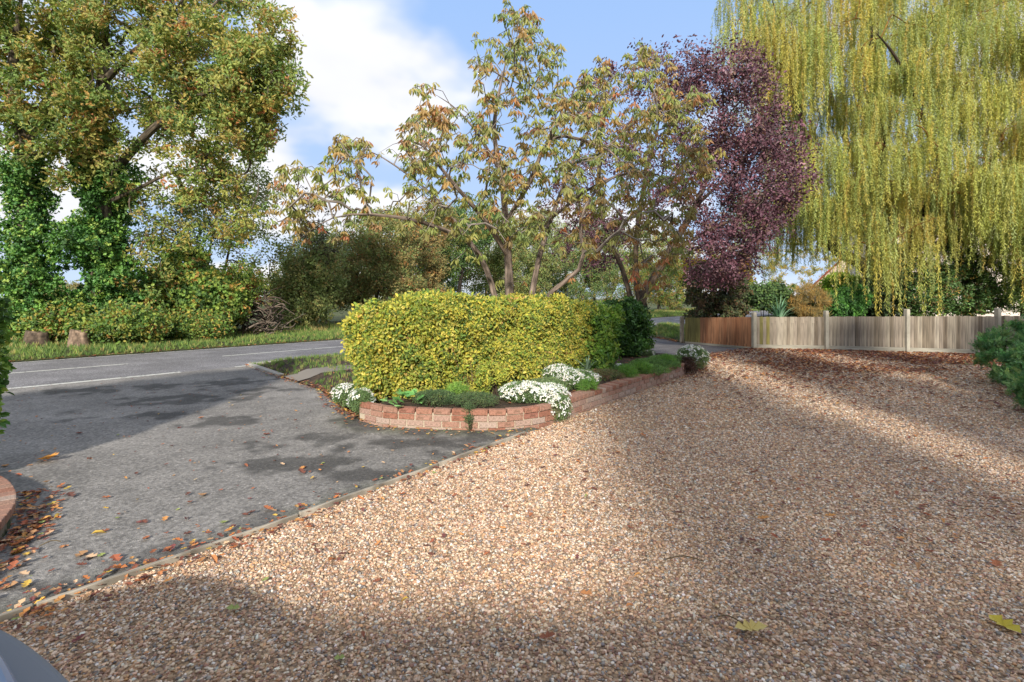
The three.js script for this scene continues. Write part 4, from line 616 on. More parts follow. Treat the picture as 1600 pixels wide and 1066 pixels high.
// ---- the hedgerow and trees beyond the road ----
const hawLeaf = leafShape(0.085, 0.06, 0.1, 0.1), mapleLeaf = lobed(0.11, 0.11, 2);
function hedgerow(name, label, px, off, blobs, { pal, per = 8, leaf = hawLeaf, n = 12, R = 0.19, spread = 0.3, wood = '#5f5344', stem = 0.06, size = 1, group = 'trees and bushes across the road', category = 'tree', sag = 0.03, twig = 0.007, lean = 0, trunks = 1, up = 0.1, mat = LEAF } = {}) {
  const d = behindRoad(px, off), X = (px - CX) / FOCAL * d, t = thing(name, label, category, group, X, 0.15, d);
  const top = Math.min(...blobs.map(b => b[1] - b[4] * 0.5)), mean = blobs.reduce((a, b) => a + b[0], 0) / blobs.length;
  const limbs = []; for (let i = 0; i < trunks; i++) { const o = (i - (trunks - 1) / 2) * 16, q = PX(px + o * 1.4, 480, d); const b = blobs[i % blobs.length]; limbs.push([[new THREE.Vector3((px + o - CX) / FOCAL * d, 0.05, -d + 0.2 * gauss()), new THREE.Vector3(q.x + 0.1 * gauss(), 1.3, q.z + 0.2 * gauss()), PX((px + b[0] * 2) / 3 + o, b[1] + b[4] * 0.3, d + b[2] * 0.6), PX(b[0], b[1] - b[4] * 0.6, d + b[2])], stem, stem * 0.3, false]); }
  const w = grow(limbs, blobTips(blobs.map(([x, y, dd, rx, ry, rd, k]) => [x, y, d + dd, rx, ry, rd, Math.round(k * 1.4)]), 0.25), { twig, sag, wander: 0.13 });
  part('trunk', w.wood, bark(wood), t); part('branches', w.twigs, bark(wood), t);
  foliage(t, 'crown', [spray(n, R, leaf, { up })], mat, w.ends, per, spread, size, pal, { up, vary: 0.18 });
  return t;
}
const HEDGE_GREEN = [['#7a9a38', 22], ['#94a840', 18], ['#5f8530', 20], ['#b3a843', 12], ['#4b6f2a', 12], ['#b98b3c', 5]], DULL = [['#8a9a56', 22], ['#98a45c', 20], ['#738848', 20], ['#9b9a56', 14], ['#a38e54', 8]], BROWNISH = [['#a09055', 20], ['#b0985a', 16], ['#8b884e', 18], ['#b5864e', 10], ['#748246', 14]], DARKG = [['#4f7036', 24], ['#608240', 20], ['#3e5e2e', 18], ['#7b9648', 10]];
hedgerow('field_maple', 'yellow-green field maple bush in the hedgerow next to the ivy oak', 285, 4.2, [[285, 455, 0, 55, 40, 1.1, 110], [255, 480, -0.3, 45, 25, 0.9, 60], [290, 415, 0.3, 30, 28, 0.8, 26], [330, 470, -0.4, 35, 35, 0.8, 60]], { pal: HEDGE_GREEN, leaf: mapleLeaf, per: 8.0, category: 'bush', trunks: 3 });
hedgerow('hawthorn_bush', 'green hawthorn bush beside the heap of cut branches', 345, 3.6, [[345, 478, 0, 45, 32, 0.8, 90], [370, 450, 0.4, 35, 35, 0.8, 55]], { pal: HEDGE_GREEN, per: 8.0, category: 'bush', trunks: 2 });
hedgerow('thin_tree', 'thin bare-limbed tree with sparse dark leaves, right of the oaks', 330, 6.5, [[350, 330, 0, 70, 60, 1.4, 90], [385, 300, -0.5, 45, 45, 1.1, 50], [310, 360, 0, 50, 50, 1.2, 50], [400, 390, 0, 40, 50, 1.1, 50], [240, 340, 0, 55, 55, 1.3, 55]], { pal: DULL, per: 2.4, trunks: 2, stem: 0.08 });
hedgerow('red_leaved_bush', 'small orange-red bush over the cut branches', 380, 4.0, [[378, 458, 0, 20, 18, 0.4, 30]], { pal: [['#b5532c', 10], ['#c2653a', 8], ['#8a4a2c', 5]], per: 7.2, category: 'bush', leaf: mapleLeaf });
hedgerow('bramble', 'low bramble thicket between the trunks of the two oaks', 95, 3.9, [[90, 505, 0, 50, 20, 0.7, 70], [200, 505, -0.2, 50, 20, 0.7, 80], [15, 500, 0, 40, 30, 0.7, 60]], { pal: HEDGE_GREEN, per: 7.2, category: 'bush', trunks: 3, stem: 0.015 });
hedgerow('bramble', 'low bramble with pale leaves on the bank below the field maple', 235, 3.2, [[230, 508, 0, 45, 15, 0.5, 60], [300, 512, 0, 50, 14, 0.5, 60]], { pal: HEDGE_GREEN, per: 7.2, category: 'bush', trunks: 2, stem: 0.015 });
hedgerow('sapling', 'slender leafless sapling with black seed heads by the log heap', 492, 4.2, [[490, 350, 0, 22, 60, 0.6, 40], [470, 330, 0, 16, 40, 0.5, 18], [510, 370, 0, 20, 45, 0.5, 22]], { pal: [['#4a4030', 10], ['#5f5a38', 6]], per: 2.3, stem: 0.035, spread: 0.1, n: 6, R: 0.08 });
hedgerow('elder_bush', 'dull green elder bush behind the slender sapling', 465, 5.0, [[462, 440, 0, 38, 42, 1.0, 90], [500, 430, 0.3, 40, 50, 1.0, 90], [470, 490, -0.4, 42, 22, 0.7, 60]], { pal: DULL, per: 7, category: 'bush', trunks: 2 });
hedgerow('hawthorn_tree', 'olive green hawthorn tree over the road verge, left of the cherry stems', 575, 5.2, [[560, 410, 0, 50, 50, 1.3, 120], [610, 380, 0.4, 50, 60, 1.3, 120], [510, 430, 0, 40, 40, 1.0, 60], [545, 455, 0, 35, 20, 0.9, 50], [615, 440, 0, 45, 25, 1.0, 60]], { pal: DULL.concat(BROWNISH), per: 7, trunks: 2 });
hedgerow('hawthorn_tree', 'brown-tinged thorn tree behind the middle of the golden hedge', 655, 5.6, [[650, 410, 0, 45, 55, 1.3, 110], [675, 350, 0.5, 40, 40, 1.2, 60], [650, 455, 0, 50, 18, 1, 50]], { pal: BROWNISH, per: 7, trunks: 2 });
hedgerow('holly_tree', 'dark green ivy-hung tree with two black stems behind the cherry trunks', 715, 6.0, [[700, 380, 0, 50, 60, 1.5, 120], [740, 350, 0.4, 45, 45, 1.4, 80], [690, 445, 0, 28, 30, 0.8, 50]], { pal: DARKG, per: 8.0, trunks: 3, stem: 0.16, wood: '#3a322a', mat: GLOSSY });
hedgerow('roadside_tree', 'thin green tree seen between the cherry stems', 815, 6.5, [[810, 410, 0, 55, 50, 1.6, 150], [770, 370, 0, 50, 50, 1.5, 90], [850, 380, 0, 45, 60, 1.5, 110], [800, 450, 0, 60, 20, 1.2, 60]], { pal: DULL, per: 7, trunks: 3, stem: 0.12, wood: '#453b31' });
hedgerow('roadside_tree', 'dense dark tree behind the low cherry limb', 895, 6.5, [[890, 410, 0, 50, 60, 1.8, 130], [930, 390, 0, 50, 60, 1.8, 110], [900, 455, 0, 60, 18, 1.2, 60]], { pal: DARKG.concat(DULL), per: 7.2, trunks: 2, stem: 0.14 });
hedgerow('roadside_tree', 'olive and orange bush showing behind the forked plum trunk', 965, 5.5, [[965, 440, 0, 45, 35, 1.6, 110], [960, 400, 1, 50, 50, 1.8, 90]], { pal: BROWNISH.concat(HEDGE_GREEN), per: 7.2, trunks: 2 });
hedgerow('roadside_tree', 'orange-flecked green bush across the road, right of the plum trunk', 1040, 4.5, [[1035, 440, 0, 32, 38, 1.8, 110], [1055, 455, -0.8, 28, 28, 1.4, 70], [1030, 400, 1, 45, 40, 2, 90]], { pal: BROWNISH.concat(HEDGE_GREEN), per: 7.2, trunks: 2, size: 1.2 });
hedgerow('roadside_tree', 'golden-leaved bush across the road behind the round garden bush', 1120, 4.5, [[1100, 420, 0, 50, 40, 2, 90], [1170, 420, 0, 60, 45, 2, 100], [1250, 415, 0, 60, 50, 2, 100]], { pal: [['#b59a3c', 20], ['#a3a040', 18], ['#c9a840', 10], ['#7c8c3a', 16]], per: 7.2, trunks: 3, size: 1.3 });
for (const [px, off, y, lab, pal] of [[500, 10, 400, 'bigger olive tree standing behind the elder bush', 0], [600, 11, 375, 'mid green tree standing behind the two hawthorns', 1], [690, 12, 365, 'yellowing tree rising behind the ivy-hung tree', 2], [770, 12, 385, 'mid green tree glimpsed behind the main cherry stem', 1], [850, 12, 380, 'olive tree behind the low cherry limb and its dark neighbour', 0], [940, 11, 385, 'mid green tree behind the forked plum trunk', 1], [1020, 10, 395, 'yellowing tree rising over the orange-flecked bush', 2]])
  hedgerow('field_edge_tree', lab, px, off, [[px, y + 5, 0, 52, 50, 1.8, 110], [px + 25, y + 45, 0, 50, 35, 1.6, 70], [px - 25, y + 45, 0, 50, 35, 1.6, 70]], { pal: [DULL, HEDGE_GREEN, BROWNISH.concat(HEDGE_GREEN)][pal], per: 6, size: 1.3, spread: 0.42, trunks: 2, stem: 0.14, wood: '#5a4e42' });
// the far hedge line across the field
for (let i = 0; i < 9; i++) { const px = 60 + i * 75 + 20 * gauss(), d = 75 + 12 * rand(), X = (px - CX) / FOCAL * d; const t = thing('distant_tree', 'hazy olive tree in the far field hedge', 'tree', 'trees in the far field hedge', X, 0, d), h = rr(3, 5.5); const w = grow([[[V(X, -0.1, d), V(X + 0.3, h * 0.4, d), V(X, h * 0.8, d)], 0.25, 0.08]], Array.from({ length: 90 }, () => blobPoint(V(X, h * 0.52, d), [4.4, h * 0.5, 3], 0.3)), { twig: 0.02 }); part('trunk', mergeGeometries([w.wood, w.twigs]), bark('#5f5546'), t); foliage(t, 'crown', [spray(12, 0.4, leafShape(0.22, 0.15))], LEAF, w.ends, 6, 0.45, 1, DULL.concat(BROWNISH)); }

// ================= the neighbour's garden =================
function garden(name, label, px, d, blobs, o) { const X = (px - CX) / FOCAL * d; return shrub(name, label, o.category ?? 'bush', X, d, -0.02, blobs.map(([x, y, dd, rx, ry, rd, k]) => { const p = PX(x, y, d + dd); return [p.x, p.y, d + dd, rx / FOCAL * d, ry / FOCAL * d, rd, k]; }), { leaf: hawLeaf, n: 10, R: 0.12, per: 7, spread: 0.14, ...o }); }
garden('round_garden_bush', 'dark round-topped bush full of brown twigs behind the orange panel', 1118, 19.2, [[1118, 450, 0, 46, 40, 1.0, 190], [1118, 485, 0, 46, 25, 1.0, 80], [1118, 425, 0, 34, 18, 0.8, 60]], { pal: [['#4b5a2c', 20], ['#6a6a35', 14], ['#7a5f3c', 14], ['#3c4a26', 16], ['#5a4330', 10]], stems: 12, twig: 0.008 });
garden('golden_shrub', 'bright golden shrub peeping round the dark round bush', 1162, 20.6, [[1158, 445, 0, 14, 50, 0.5, 60], [1085, 425, 0.3, 22, 20, 0.5, 40]], { pal: [['#cdbb3c', 10], ['#d6a83c', 8], ['#a8ad40', 8]] });
garden('dark_shrub', 'blackish green shrub behind the spiky plant', 1195, 19.3, [[1195, 462, 0, 32, 22, 0.7, 80], [1235, 475, 0.3, 30, 20, 0.6, 50]], { pal: DARKG, per: 8 });
strap('spiky_plant', 'spiky plant with long pale green sword leaves behind the fence', (1218 - CX) / FOCAL * 18.2, 18.2, 0.5, 44, 1.25, 0.06, ['#6f9a78', '#89ae8c', '#54805c'], 0.75);
garden('ornamental_grass', 'straw and orange ornamental grass clump behind the fence', 1268, 18.6, [[1265, 472, 0, 26, 25, 0.5, 90]], { pal: [['#b59a58', 14], ['#c99a48', 8], ['#8f8450', 10]], leaf: diamond(0.16, 0.012), up: 1.4 });
garden('lime_conifer', 'lime green feathery conifer glowing in the neighbouring garden', 1312, 21.5, [[1315, 455, 0, 28, 26, 0.7, 110]], { pal: [['#a3c83c', 12], ['#b9d64a', 10], ['#86b038', 8]], per: 9 });
garden('green_conifer', 'mid green soft conifer in front of the lime one', 1320, 18.8, [[1315, 478, 0, 36, 18, 0.6, 90], [1335, 465, 0, 24, 18, 0.5, 50]], { pal: [['#4f8a35', 12], ['#66a03f', 10], ['#3c6e2c', 8]], per: 9 });
garden('cherry_laurel', 'dark evergreen shrubs rising behind the fence next to the willow trunk', 1450, 18.6, [[1440, 450, 0, 50, 45, 0.9, 200], [1500, 455, 0.2, 50, 40, 0.9, 190], [1470, 395, 0.4, 45, 40, 0.9, 130], [1550, 445, 0.2, 45, 40, 0.8, 150], [1520, 380, 0.5, 40, 40, 0.9, 80]], { pal: DARKG.concat([['#6b5a30', 12], ['#a58a3c', 5]]), per: 6, leaf: broad, mat: GLOSSY, stems: 9 });
garden('ivy_thicket', 'dark ivy mass round the foot of the willow trunk', 1385, 19.0, [[1380, 470, 0, 40, 35, 0.8, 90], [1395, 440, 0.3, 25, 30, 0.7, 40]], { pal: [['#2c3f20', 14], ['#3a5228', 10], ['#4b4a2a', 6]], per: 7, leaf: ivyLeaf, mat: GLOSSY });
garden('hanging_tree', 'green tree overhanging the fence in front of the pale house', 1600, 17.6, [[1600, 380, 0, 45, 80, 1.0, 130], [1640, 300, 0, 60, 80, 1.2, 120], [1610, 460, 0, 35, 35, 0.7, 60]], { pal: [['#7d9a42', 14], ['#94a84c', 10], ['#5f8238', 10]], leaf: diamond(0.1, 0.022), category: 'tree', stems: 4, twig: 0.01, up: -0.6 });

// ================= shrubs at the edges of the drive =================
{
  const t = thing('conifer_shrub', 'low spreading dark green conifer at the edge of the gravel', 'shrub', undefined, 8.6, 0, 8.2), tips = [];
  for (const [x, y, d, rx, ry, rd, n] of [[9.25, 0.55, 9.1, 0.7, 0.58, 0.75, 150], [8.5, 0.42, 7.9, 0.7, 0.46, 0.7, 150], [7.6, 0.3, 6.9, 0.65, 0.34, 0.55, 130], [6.9, 0.2, 6.1, 0.45, 0.24, 0.45, 80], [10.2, 0.6, 8.3, 1.0, 0.6, 1.0, 130], [8.6, 0.5, 6.8, 1.0, 0.5, 0.9, 110]]) for (let i = 0; i < n; i++) { const p = blobPoint(V(x, y, d), [rx, ry, rd], 0.5); p.y = Math.max(0.06, p.y); tips.push(p); }
  const limbs = [[9.2, 9.0], [8.5, 7.9], [7.7, 7.0], [7.0, 6.2], [10.1, 8.3], [8.9, 6.8]].map(([x, d]) => [[V(8.6, -0.05, 8.0), V((8.6 + x) / 2, 0.25, (8 + d) / 2), V(x, 0.45, d)], 0.04, 0.015, false]);
  const w = grow(limbs, tips, { twig: 0.004 }); part('stems', mergeGeometries([w.wood, w.twigs]), bark('#5c4636'), t);
  const frond = mergeGeometries(Array.from({ length: 16 }, (_, i) => { const g = diamond(rr(0.035, 0.055), 0.012, 0.2), s = i % 2 ? 1 : -1, f = Math.floor(i / 2) / 8; g.applyMatrix4(new THREE.Matrix4().compose(new THREE.Vector3(0, f * 0.09, 0.02 * f * f), turn(0.25 * gauss(), 0.3 * gauss(), s * (0.9 - 0.5 * f)), new THREE.Vector3(1, 1, 1).multiplyScalar(1.1 - 0.5 * f))); return g; }));
  foliage(t, 'foliage', [frond], LEAF, w.ends, 24, 0.1, 1, [['#558c48', 22], ['#6c9e54', 18], ['#43743c', 18], ['#8cb066', 10], ['#7d984f', 8]], { up: 0.5, vary: 0.15 });
}
function hedgeMass(name, label, blobs, { leaf, pal, perM = 420, size = 1, R = 0.07, n = 9, mat = LEAF, category = 'hedge', trunk } = {}) {   // a dense hedge of overlapping rounded masses
  const [b] = blobs, t = thing(name, label, category, undefined, b[0], 0, b[2]), it = [], st = [];
  for (const [x, y, d, rx, ry, rd] of blobs) { const area = 4 * 3.14 * Math.pow((Math.pow(rx * ry, 1.6) + Math.pow(rx * rd, 1.6) + Math.pow(ry * rd, 1.6)) / 3, 1 / 1.6); for (let i = 0; i < area * perM; i++) { const v = rdir(), k = Math.cbrt(0.45 + 0.55 * rand()) * (0.9 + 0.3 * fbm(v.x * 3 + x, v.y * 3, v.z * 3 + d, 3)), p = V(x + v.x * rx * k, Math.max(0.05, y + v.y * ry * k), d - v.z * rd * k); it.push({ p, q: along(rdir(0.2).addScaledVector(v, 0.8).normalize(), rr(0, 6.28)), s: size * rr(0.7, 1.3), c: shadeOf(pal) }); } for (let i = 0; i < 5; i++) st.push(curve([V(x + 0.3 * rx * gauss(), 0, d + 0.3 * rd * gauss()), V(x + 0.4 * rx * gauss(), y, d + 0.4 * rd * gauss()), V(x + 0.5 * rx * gauss(), y + ry * 0.7, d + 0.5 * rd * gauss())]).map((p, k, a) => ({ p, r: (trunk ?? 0.03) * (1.1 - k / a.length) }))); }
  copies('foliage', spray(n, R, leaf, { up: 0.2 }), mat, it, t); part('stems', tubes(st), bark('#5c4a3a'), t); return t;
}
hedgeMass('boundary_hedge', 'bright green ivy hedge growing over the low wall beside the tarmac', [[-4.99, 1.02, 4.42, 0.40, 1.08, 0.40], [-5.5, 1.6, 4.0, 0.6, 1.7, 0.6], [-5.6, 2.1, 3.5, 0.7, 2.2, 0.7], [-6.2, 2.2, 2.8, 0.75, 2.3, 0.75], [-6.9, 2.2, 2.0, 0.8, 2.3, 0.8], [-7.6, 2.1, 1.2, 0.8, 2.2, 0.8], [-8.3, 2.1, 0.4, 0.8, 2.2, 0.8]], { leaf: leafShape(0.06, 0.045), pal: [['#6f9a34', 20], ['#8fb040', 16], ['#547f2c', 18], ['#a8b84c', 8], ['#44692a', 10]], perM: 300 });
// four tall conifers behind the house that shade the gravel
{
  const frond = spray(16, 0.3, diamond(0.36, 0.07, 0.2), { up: 0.8 });
  for (const [x, r, h, lab] of [[1.45, 1.95, 14.2, 'tall dark conifer behind the bungalow, at the garage end'], [5.1, 1.55, 14.6, 'tall dark conifer behind the bungalow, second from the garage'], [8.3, 1.75, 14.4, 'tall dark conifer behind the bungalow, third from the garage'], [11.6, 1.75, 14.0, 'tall dark conifer behind the bungalow, last of the row']]) {
    const t = thing('tall_conifer', lab, 'tree', 'conifers behind the bungalow', x, 0, -11), it = [];
    for (let i = 0; i < 1050; i++) { const y = 0.4 + (h - 0.4) * Math.pow(rand(), 0.85), f = y / h, R = r * Math.sqrt(Math.max(0.02, 1 - Math.pow(f, 5))) * (1 - 0.12 * f), a = rr(0, 6.28), k = Math.sqrt(0.25 + 0.75 * rand()) * (0.85 + 0.3 * fbm(Math.cos(a) * 2 + x, y * 0.8, Math.sin(a) * 2, 2)); it.push({ p: V(x + R * k * Math.cos(a), y, -11 + R * k * Math.sin(a)), q: along(rdir(0.9), rr(0, 6.28)), s: rr(0.8, 1.3), c: shadeOf([['#3c5a30', 10], ['#4b6a38', 8], ['#2f4a28', 6]]) }); }
    copies('crown', frond, LEAF, it, t); part('trunk', tubes([curve([V(x, -0.1, -11), V(x, h * 0.5, -11), V(x, h * 0.95, -11)]).map((p, k, a) => ({ p, r: 0.24 * (1.05 - k / a.length) }))]), bark('#5b4a3c'), t);
  }
}

// ================= the heap of cut branches, stumps =================
{
  const d = behindRoad(408, 2.9), c = PX(408, 492, d), t = thing('branch_heap', 'heap of cut grey branches lying on the verge across the road', 'branch heap', undefined, c.x, 0.1, d), mats = ['#8f7f74', '#7a6a60', '#a39488'].map(bark);
  for (let i = 0; i < 130; i++) { const hx = 0.62 * gauss(), a = V(c.x + hx, 0.12 + 1.75 * rand() * Math.max(0.15, 1 - Math.abs(hx)), d + 0.45 * gauss()), q = rr(0, 6.28), L = rr(0.4, 1.1), dir = new THREE.Vector3(Math.cos(q), 0.7 * gauss(), 0.6 * Math.sin(q)).normalize(); const b = a.clone().addScaledVector(dir, L * 0.5).add(rdir().multiplyScalar(0.14)), e = a.clone().addScaledVector(dir, L).add(rdir().multiplyScalar(0.22)); const r = rr(0.012, 0.045); part('cut_branch', tubes([curve([a, b, e], 0.12).map((p, k, ar) => { p.y = Math.max(0.1, p.y); return { p, r: r * (1 - 0.5 * k / ar.length) }; })]), mats[i % 3], t); }
}
function stump(label, px, off, r, h, hex) {
  const d = behindRoad(px, off), X = (px - CX) / FOCAL * d, g = new THREE.CylinderGeometry(r * 0.85, r * 1.15, h, 18, 6), p = g.attributes.position; for (let i = 0; i < p.count; i++) { const a = Math.atan2(p.getZ(i), p.getX(i)), k = 1 + 0.35 * (noise3(Math.cos(a) * 2 + px, p.getY(i) * 1.5, Math.sin(a) * 2) - 0.5); p.setXYZ(i, p.getX(i) * k, p.getY(i) + (p.getY(i) > h * 0.4 ? 0.18 * (noise3(p.getX(i) * 6, px, p.getZ(i) * 6) - 0.5) - 0.25 * Math.abs(p.getX(i)) : 0), p.getZ(i) * k); } g.computeVertexNormals();
  const t = thing('tree_stump', label, 'stump', undefined, X, 0, d); LOCAL.add(t); const m = part('stump_wood', g, bark(hex), t); m.position.y = h / 2 + 0.02; const rg = []; for (let i = 0; i < 7; i++) { const a = i * 0.9 + 0.3 * rand(); rg.push([{ p: new THREE.Vector3(Math.cos(a) * r * 0.7, 0.22, Math.sin(a) * r * 0.7), r: 0.07 }, { p: new THREE.Vector3(Math.cos(a) * r * 1.5, 0.08, Math.sin(a) * r * 1.5), r: 0.04 }]); } part('roots', tubes(rg), bark(hex), t);
}
stump('pale rounded tree stump on the verge under the bigger oak', 124, 2.4, 0.25, 0.62, '#b59c88');
stump('darker broken stump beside the leaning oak', 58, 3.3, 0.3, 0.62, '#8a7868');

// ================= houses =================
function gable(L, D, eaves, ridge, over = 0.3) { const s = new THREE.Shape([[-D / 2 - over, eaves - over * (ridge - eaves) / (D / 2)], [0, ridge], [D / 2 + over, eaves - over * (ridge - eaves) / (D / 2)], [D / 2 + over, eaves + 0.14 - over * (ridge - eaves) / (D / 2)], [0, ridge + 0.16], [-D / 2 - over, eaves + 0.14 - over * (ridge - eaves) / (D / 2)]].map(([x, y]) => new THREE.Vector2(x, y))); const g = new THREE.ExtrudeGeometry(s, { depth: L + 2 * over, bevelEnabled: false }); g.translate(0, 0, -L / 2 - over); g.rotateY(Math.PI / 2); return g; }
function gableWall(L, D, eaves, ridge) { const s = new THREE.Shape([[-D / 2, 0], [D / 2, 0], [D / 2, eaves - 0.01], [0, ridge - 0.02], [-D / 2, eaves - 0.01]].map(([x, y]) => new THREE.Vector2(x, y))); const g = new THREE.ExtrudeGeometry(s, { depth: L, bevelEnabled: false }); g.translate(0, 0, -L / 2); g.rotateY(Math.PI / 2); return g; }
const GLASS = new THREE.MeshPhysicalMaterial({ color: C('#1c2226'), roughness: 0.05, metalness: 0, clearcoat: 1 }), WHITE = std({ color: C('#e6e4de'), roughness: 0.5 });
function windowAt(t, x, y, z, w, h) { const f = part('window', new RoundedBoxGeometry(w, h, 0.09, 1, 0.01), WHITE, t); f.position.set(x, y, z); const n = w > 1.1 ? 2 : 1, pw = (w - 0.1) / n - 0.05; for (let i = 0; i < n; i++) { const g = part('pane', new THREE.BoxGeometry(pw, h - 0.14, 0.02), GLASS, f); g.position.set((i - (n - 1) / 2) * (pw + 0.05), 0, 0.042); } const s = part('sill', new RoundedBoxGeometry(w + 0.1, 0.05, 0.16, 1, 0.01), WHITE, f); s.position.set(0, -h / 2 - 0.02, 0.05); }
function house(label, X, d, turnY, L, D, eaves, ridge, wallHex, roofHex, wins, chimney) {
  const t = thing('house', label, 'house', undefined, X, 0, d); LOCAL.add(t); t.rotation.y = turnY;
  part('wall', gableWall(L, D, eaves, ridge), std({ color: C(wallHex), bumpMap: again(softBump, 2), bumpScale: 0.01, roughness: 0.95 }), t);
  const rf = part('roof', gable(L, D, eaves, ridge), std({ color: C(roofHex), map: again(brickMap, 0.7), bumpMap: again(softBump, 1.5), bumpScale: 0.03, roughness: 0.95 }), t);
  if (chimney) { const c = part('chimney', new RoundedBoxGeometry(0.8, 1.6, 0.6, 1, 0.02), std({ color: C('#a0664e'), map: again(brickMap, 1) }), rf); c.position.set(L * 0.3, ridge + 0.4, 0); }
  for (const [x, y, w, h] of wins) windowAt(t, x, y, D / 2 + 0.03, w, h);
  return t;
}
house('pale pink rendered house half hidden behind the willow', 26.2, 29.5, -0.5, 11, 7, 5.4, 8.6, '#e2d3ca', '#7a5446', [[-3.6, 1.5, 1.4, 1.2], [-0.4, 1.5, 1.4, 1.2], [2.8, 1.5, 1.4, 1.2], [-3.6, 4.1, 1.3, 1.1], [2.8, 4.1, 1.3, 1.1]], true);
house('small red-roofed house far beyond the lime green conifer', 29.8, 44.5, 0.9, 7, 5, 2.7, 5.3, '#d9c4b0', '#b0604c', [[-1.5, 1.4, 1.2, 1.1], [1.5, 1.4, 1.2, 1.1]], true);
{ const t = house('low bungalow with a brown roof behind the camera, shading the gravel', 3.6, -5.4, 0, 11, 5.2, 2.62, 3.75, '#b98268', '#6e564a', [[1.5, 1.4, 1.8, 1.2], [4.2, 1.4, 1.4, 1.2]], false); const dr = part('door', new RoundedBoxGeometry(0.95, 2.05, 0.07, 1, 0.01), std({ color: C('#3f5a4a'), roughness: 0.5 }), t); dr.position.set(-0.6, 1.03, 2.63); const hd = part('handle', new RoundedBoxGeometry(0.12, 0.03, 0.05, 1, 0.01), std({ color: C('#b8b4a8'), metalness: 1, roughness: 0.3 }), dr); hd.position.set(0.36, 0, 0.05); const gd = part('garage_door', new RoundedBoxGeometry(2.3, 2.05, 0.06, 1, 0.01), WHITE, t); gd.position.set(-3.7, 1.03, 2.63); }

// ================= the parked car =================
{
  const t = thing('parked_car', 'blue-grey car with a grey bumper parked on the gravel', 'car', undefined, -1.86, 0, 0); LOCAL.add(t);
  const paint = new THREE.MeshPhysicalMaterial({ color: C('#7690ba'), metalness: 0.2, roughness: 0.35, clearcoat: 1, clearcoatRoughness: 0.08 }), plastic = std({ color: C('#74777c'), roughness: 0.6 }), rubber = std({ color: C('#17181a'), roughness: 0.9 }), rim = std({ color: C('#a8abb0'), metalness: 1, roughness: 0.35 }), lamp = new THREE.MeshPhysicalMaterial({ color: C('#d5dade'), roughness: 0.08, clearcoat: 1 });
  const nose = (a, w) => 0.39 * Math.pow(Math.min(1, a / w), 1.45);
  const plan = (w, front, back, round = 0.25) => { const pts = []; for (let i = -16; i <= 16; i++) { const a = i / 16 * w; pts.push(new THREE.Vector2(a, front - nose(Math.abs(a), w))); } for (let i = 0; i <= 6; i++) { const q = i / 6 * Math.PI / 2; pts.push(new THREE.Vector2(w - round + round * Math.cos(q), back + round - round * Math.sin(q))); } for (let i = 6; i >= 0; i--) { const q = i / 6 * Math.PI / 2; pts.push(new THREE.Vector2(-w + round - round * Math.cos(q), back + round - round * Math.sin(q))); } return new THREE.Shape(pts); };
  const slab = (w, front, back, y0, y1, bev) => { const g = new THREE.ExtrudeGeometry(plan(w - bev, front - bev, back + bev), { depth: y1 - y0 - 2 * bev, bevelEnabled: true, bevelSize: bev, bevelThickness: bev, bevelSegments: 5 }); g.rotateX(-Math.PI / 2); g.translate(0, y0 + bev, 0); return g; };
  part('bumper', slab(0.85, 1.655, 0.4, 0.22, 0.60, 0.03), plastic, t);
  part('body', slab(0.84, 0.95, -2.05, 0.2, 0.86, 0.07), paint, t);
  part('bonnet', slab(0.79, 1.555, 0.2, 0.45, 0.74, 0.06), paint, t);
  const cabin = new THREE.ExtrudeGeometry(new THREE.Shape([[0.35, 0.8], [-0.35, 1.42], [-1.6, 1.44], [-2.0, 0.85]].map(([x, y]) => new THREE.Vector2(x, y))), { depth: 1.26, bevelEnabled: true, bevelSize: 0.06, bevelThickness: 0.08, bevelSegments: 4 }); cabin.translate(0, 0, -0.63); cabin.rotateY(Math.PI / 2);
  part('cabin_glass', cabin, GLASS, t); const roof = part('roof', new RoundedBoxGeometry(1.3, 0.06, 1.3, 3, 0.03), paint, t); roof.position.set(0, 1.5, 0.98);
  for (const s of [-1, 1]) { const h = part('headlight', new RoundedBoxGeometry(0.26, 0.12, 0.2, 3, 0.05), lamp, t); h.position.set(s * 0.55, 0.52, -1.22); for (const z of [-0.85, 1.4]) { const w = part('wheel', new THREE.TorusGeometry(0.24, 0.08, 12, 28), rubber, t); w.rotation.y = Math.PI / 2; w.position.set(s * 0.76, 0.31, z); const r = part('rim', new THREE.CylinderGeometry(0.19, 0.19, 0.14, 20), rim, w); r.rotation.x = Math.PI / 2; } const mr = part('door_mirror', new RoundedBoxGeometry(0.2, 0.13, 0.1, 3, 0.04), paint, t); mr.position.set(s * 0.93, 0.98, 0.05); }
}

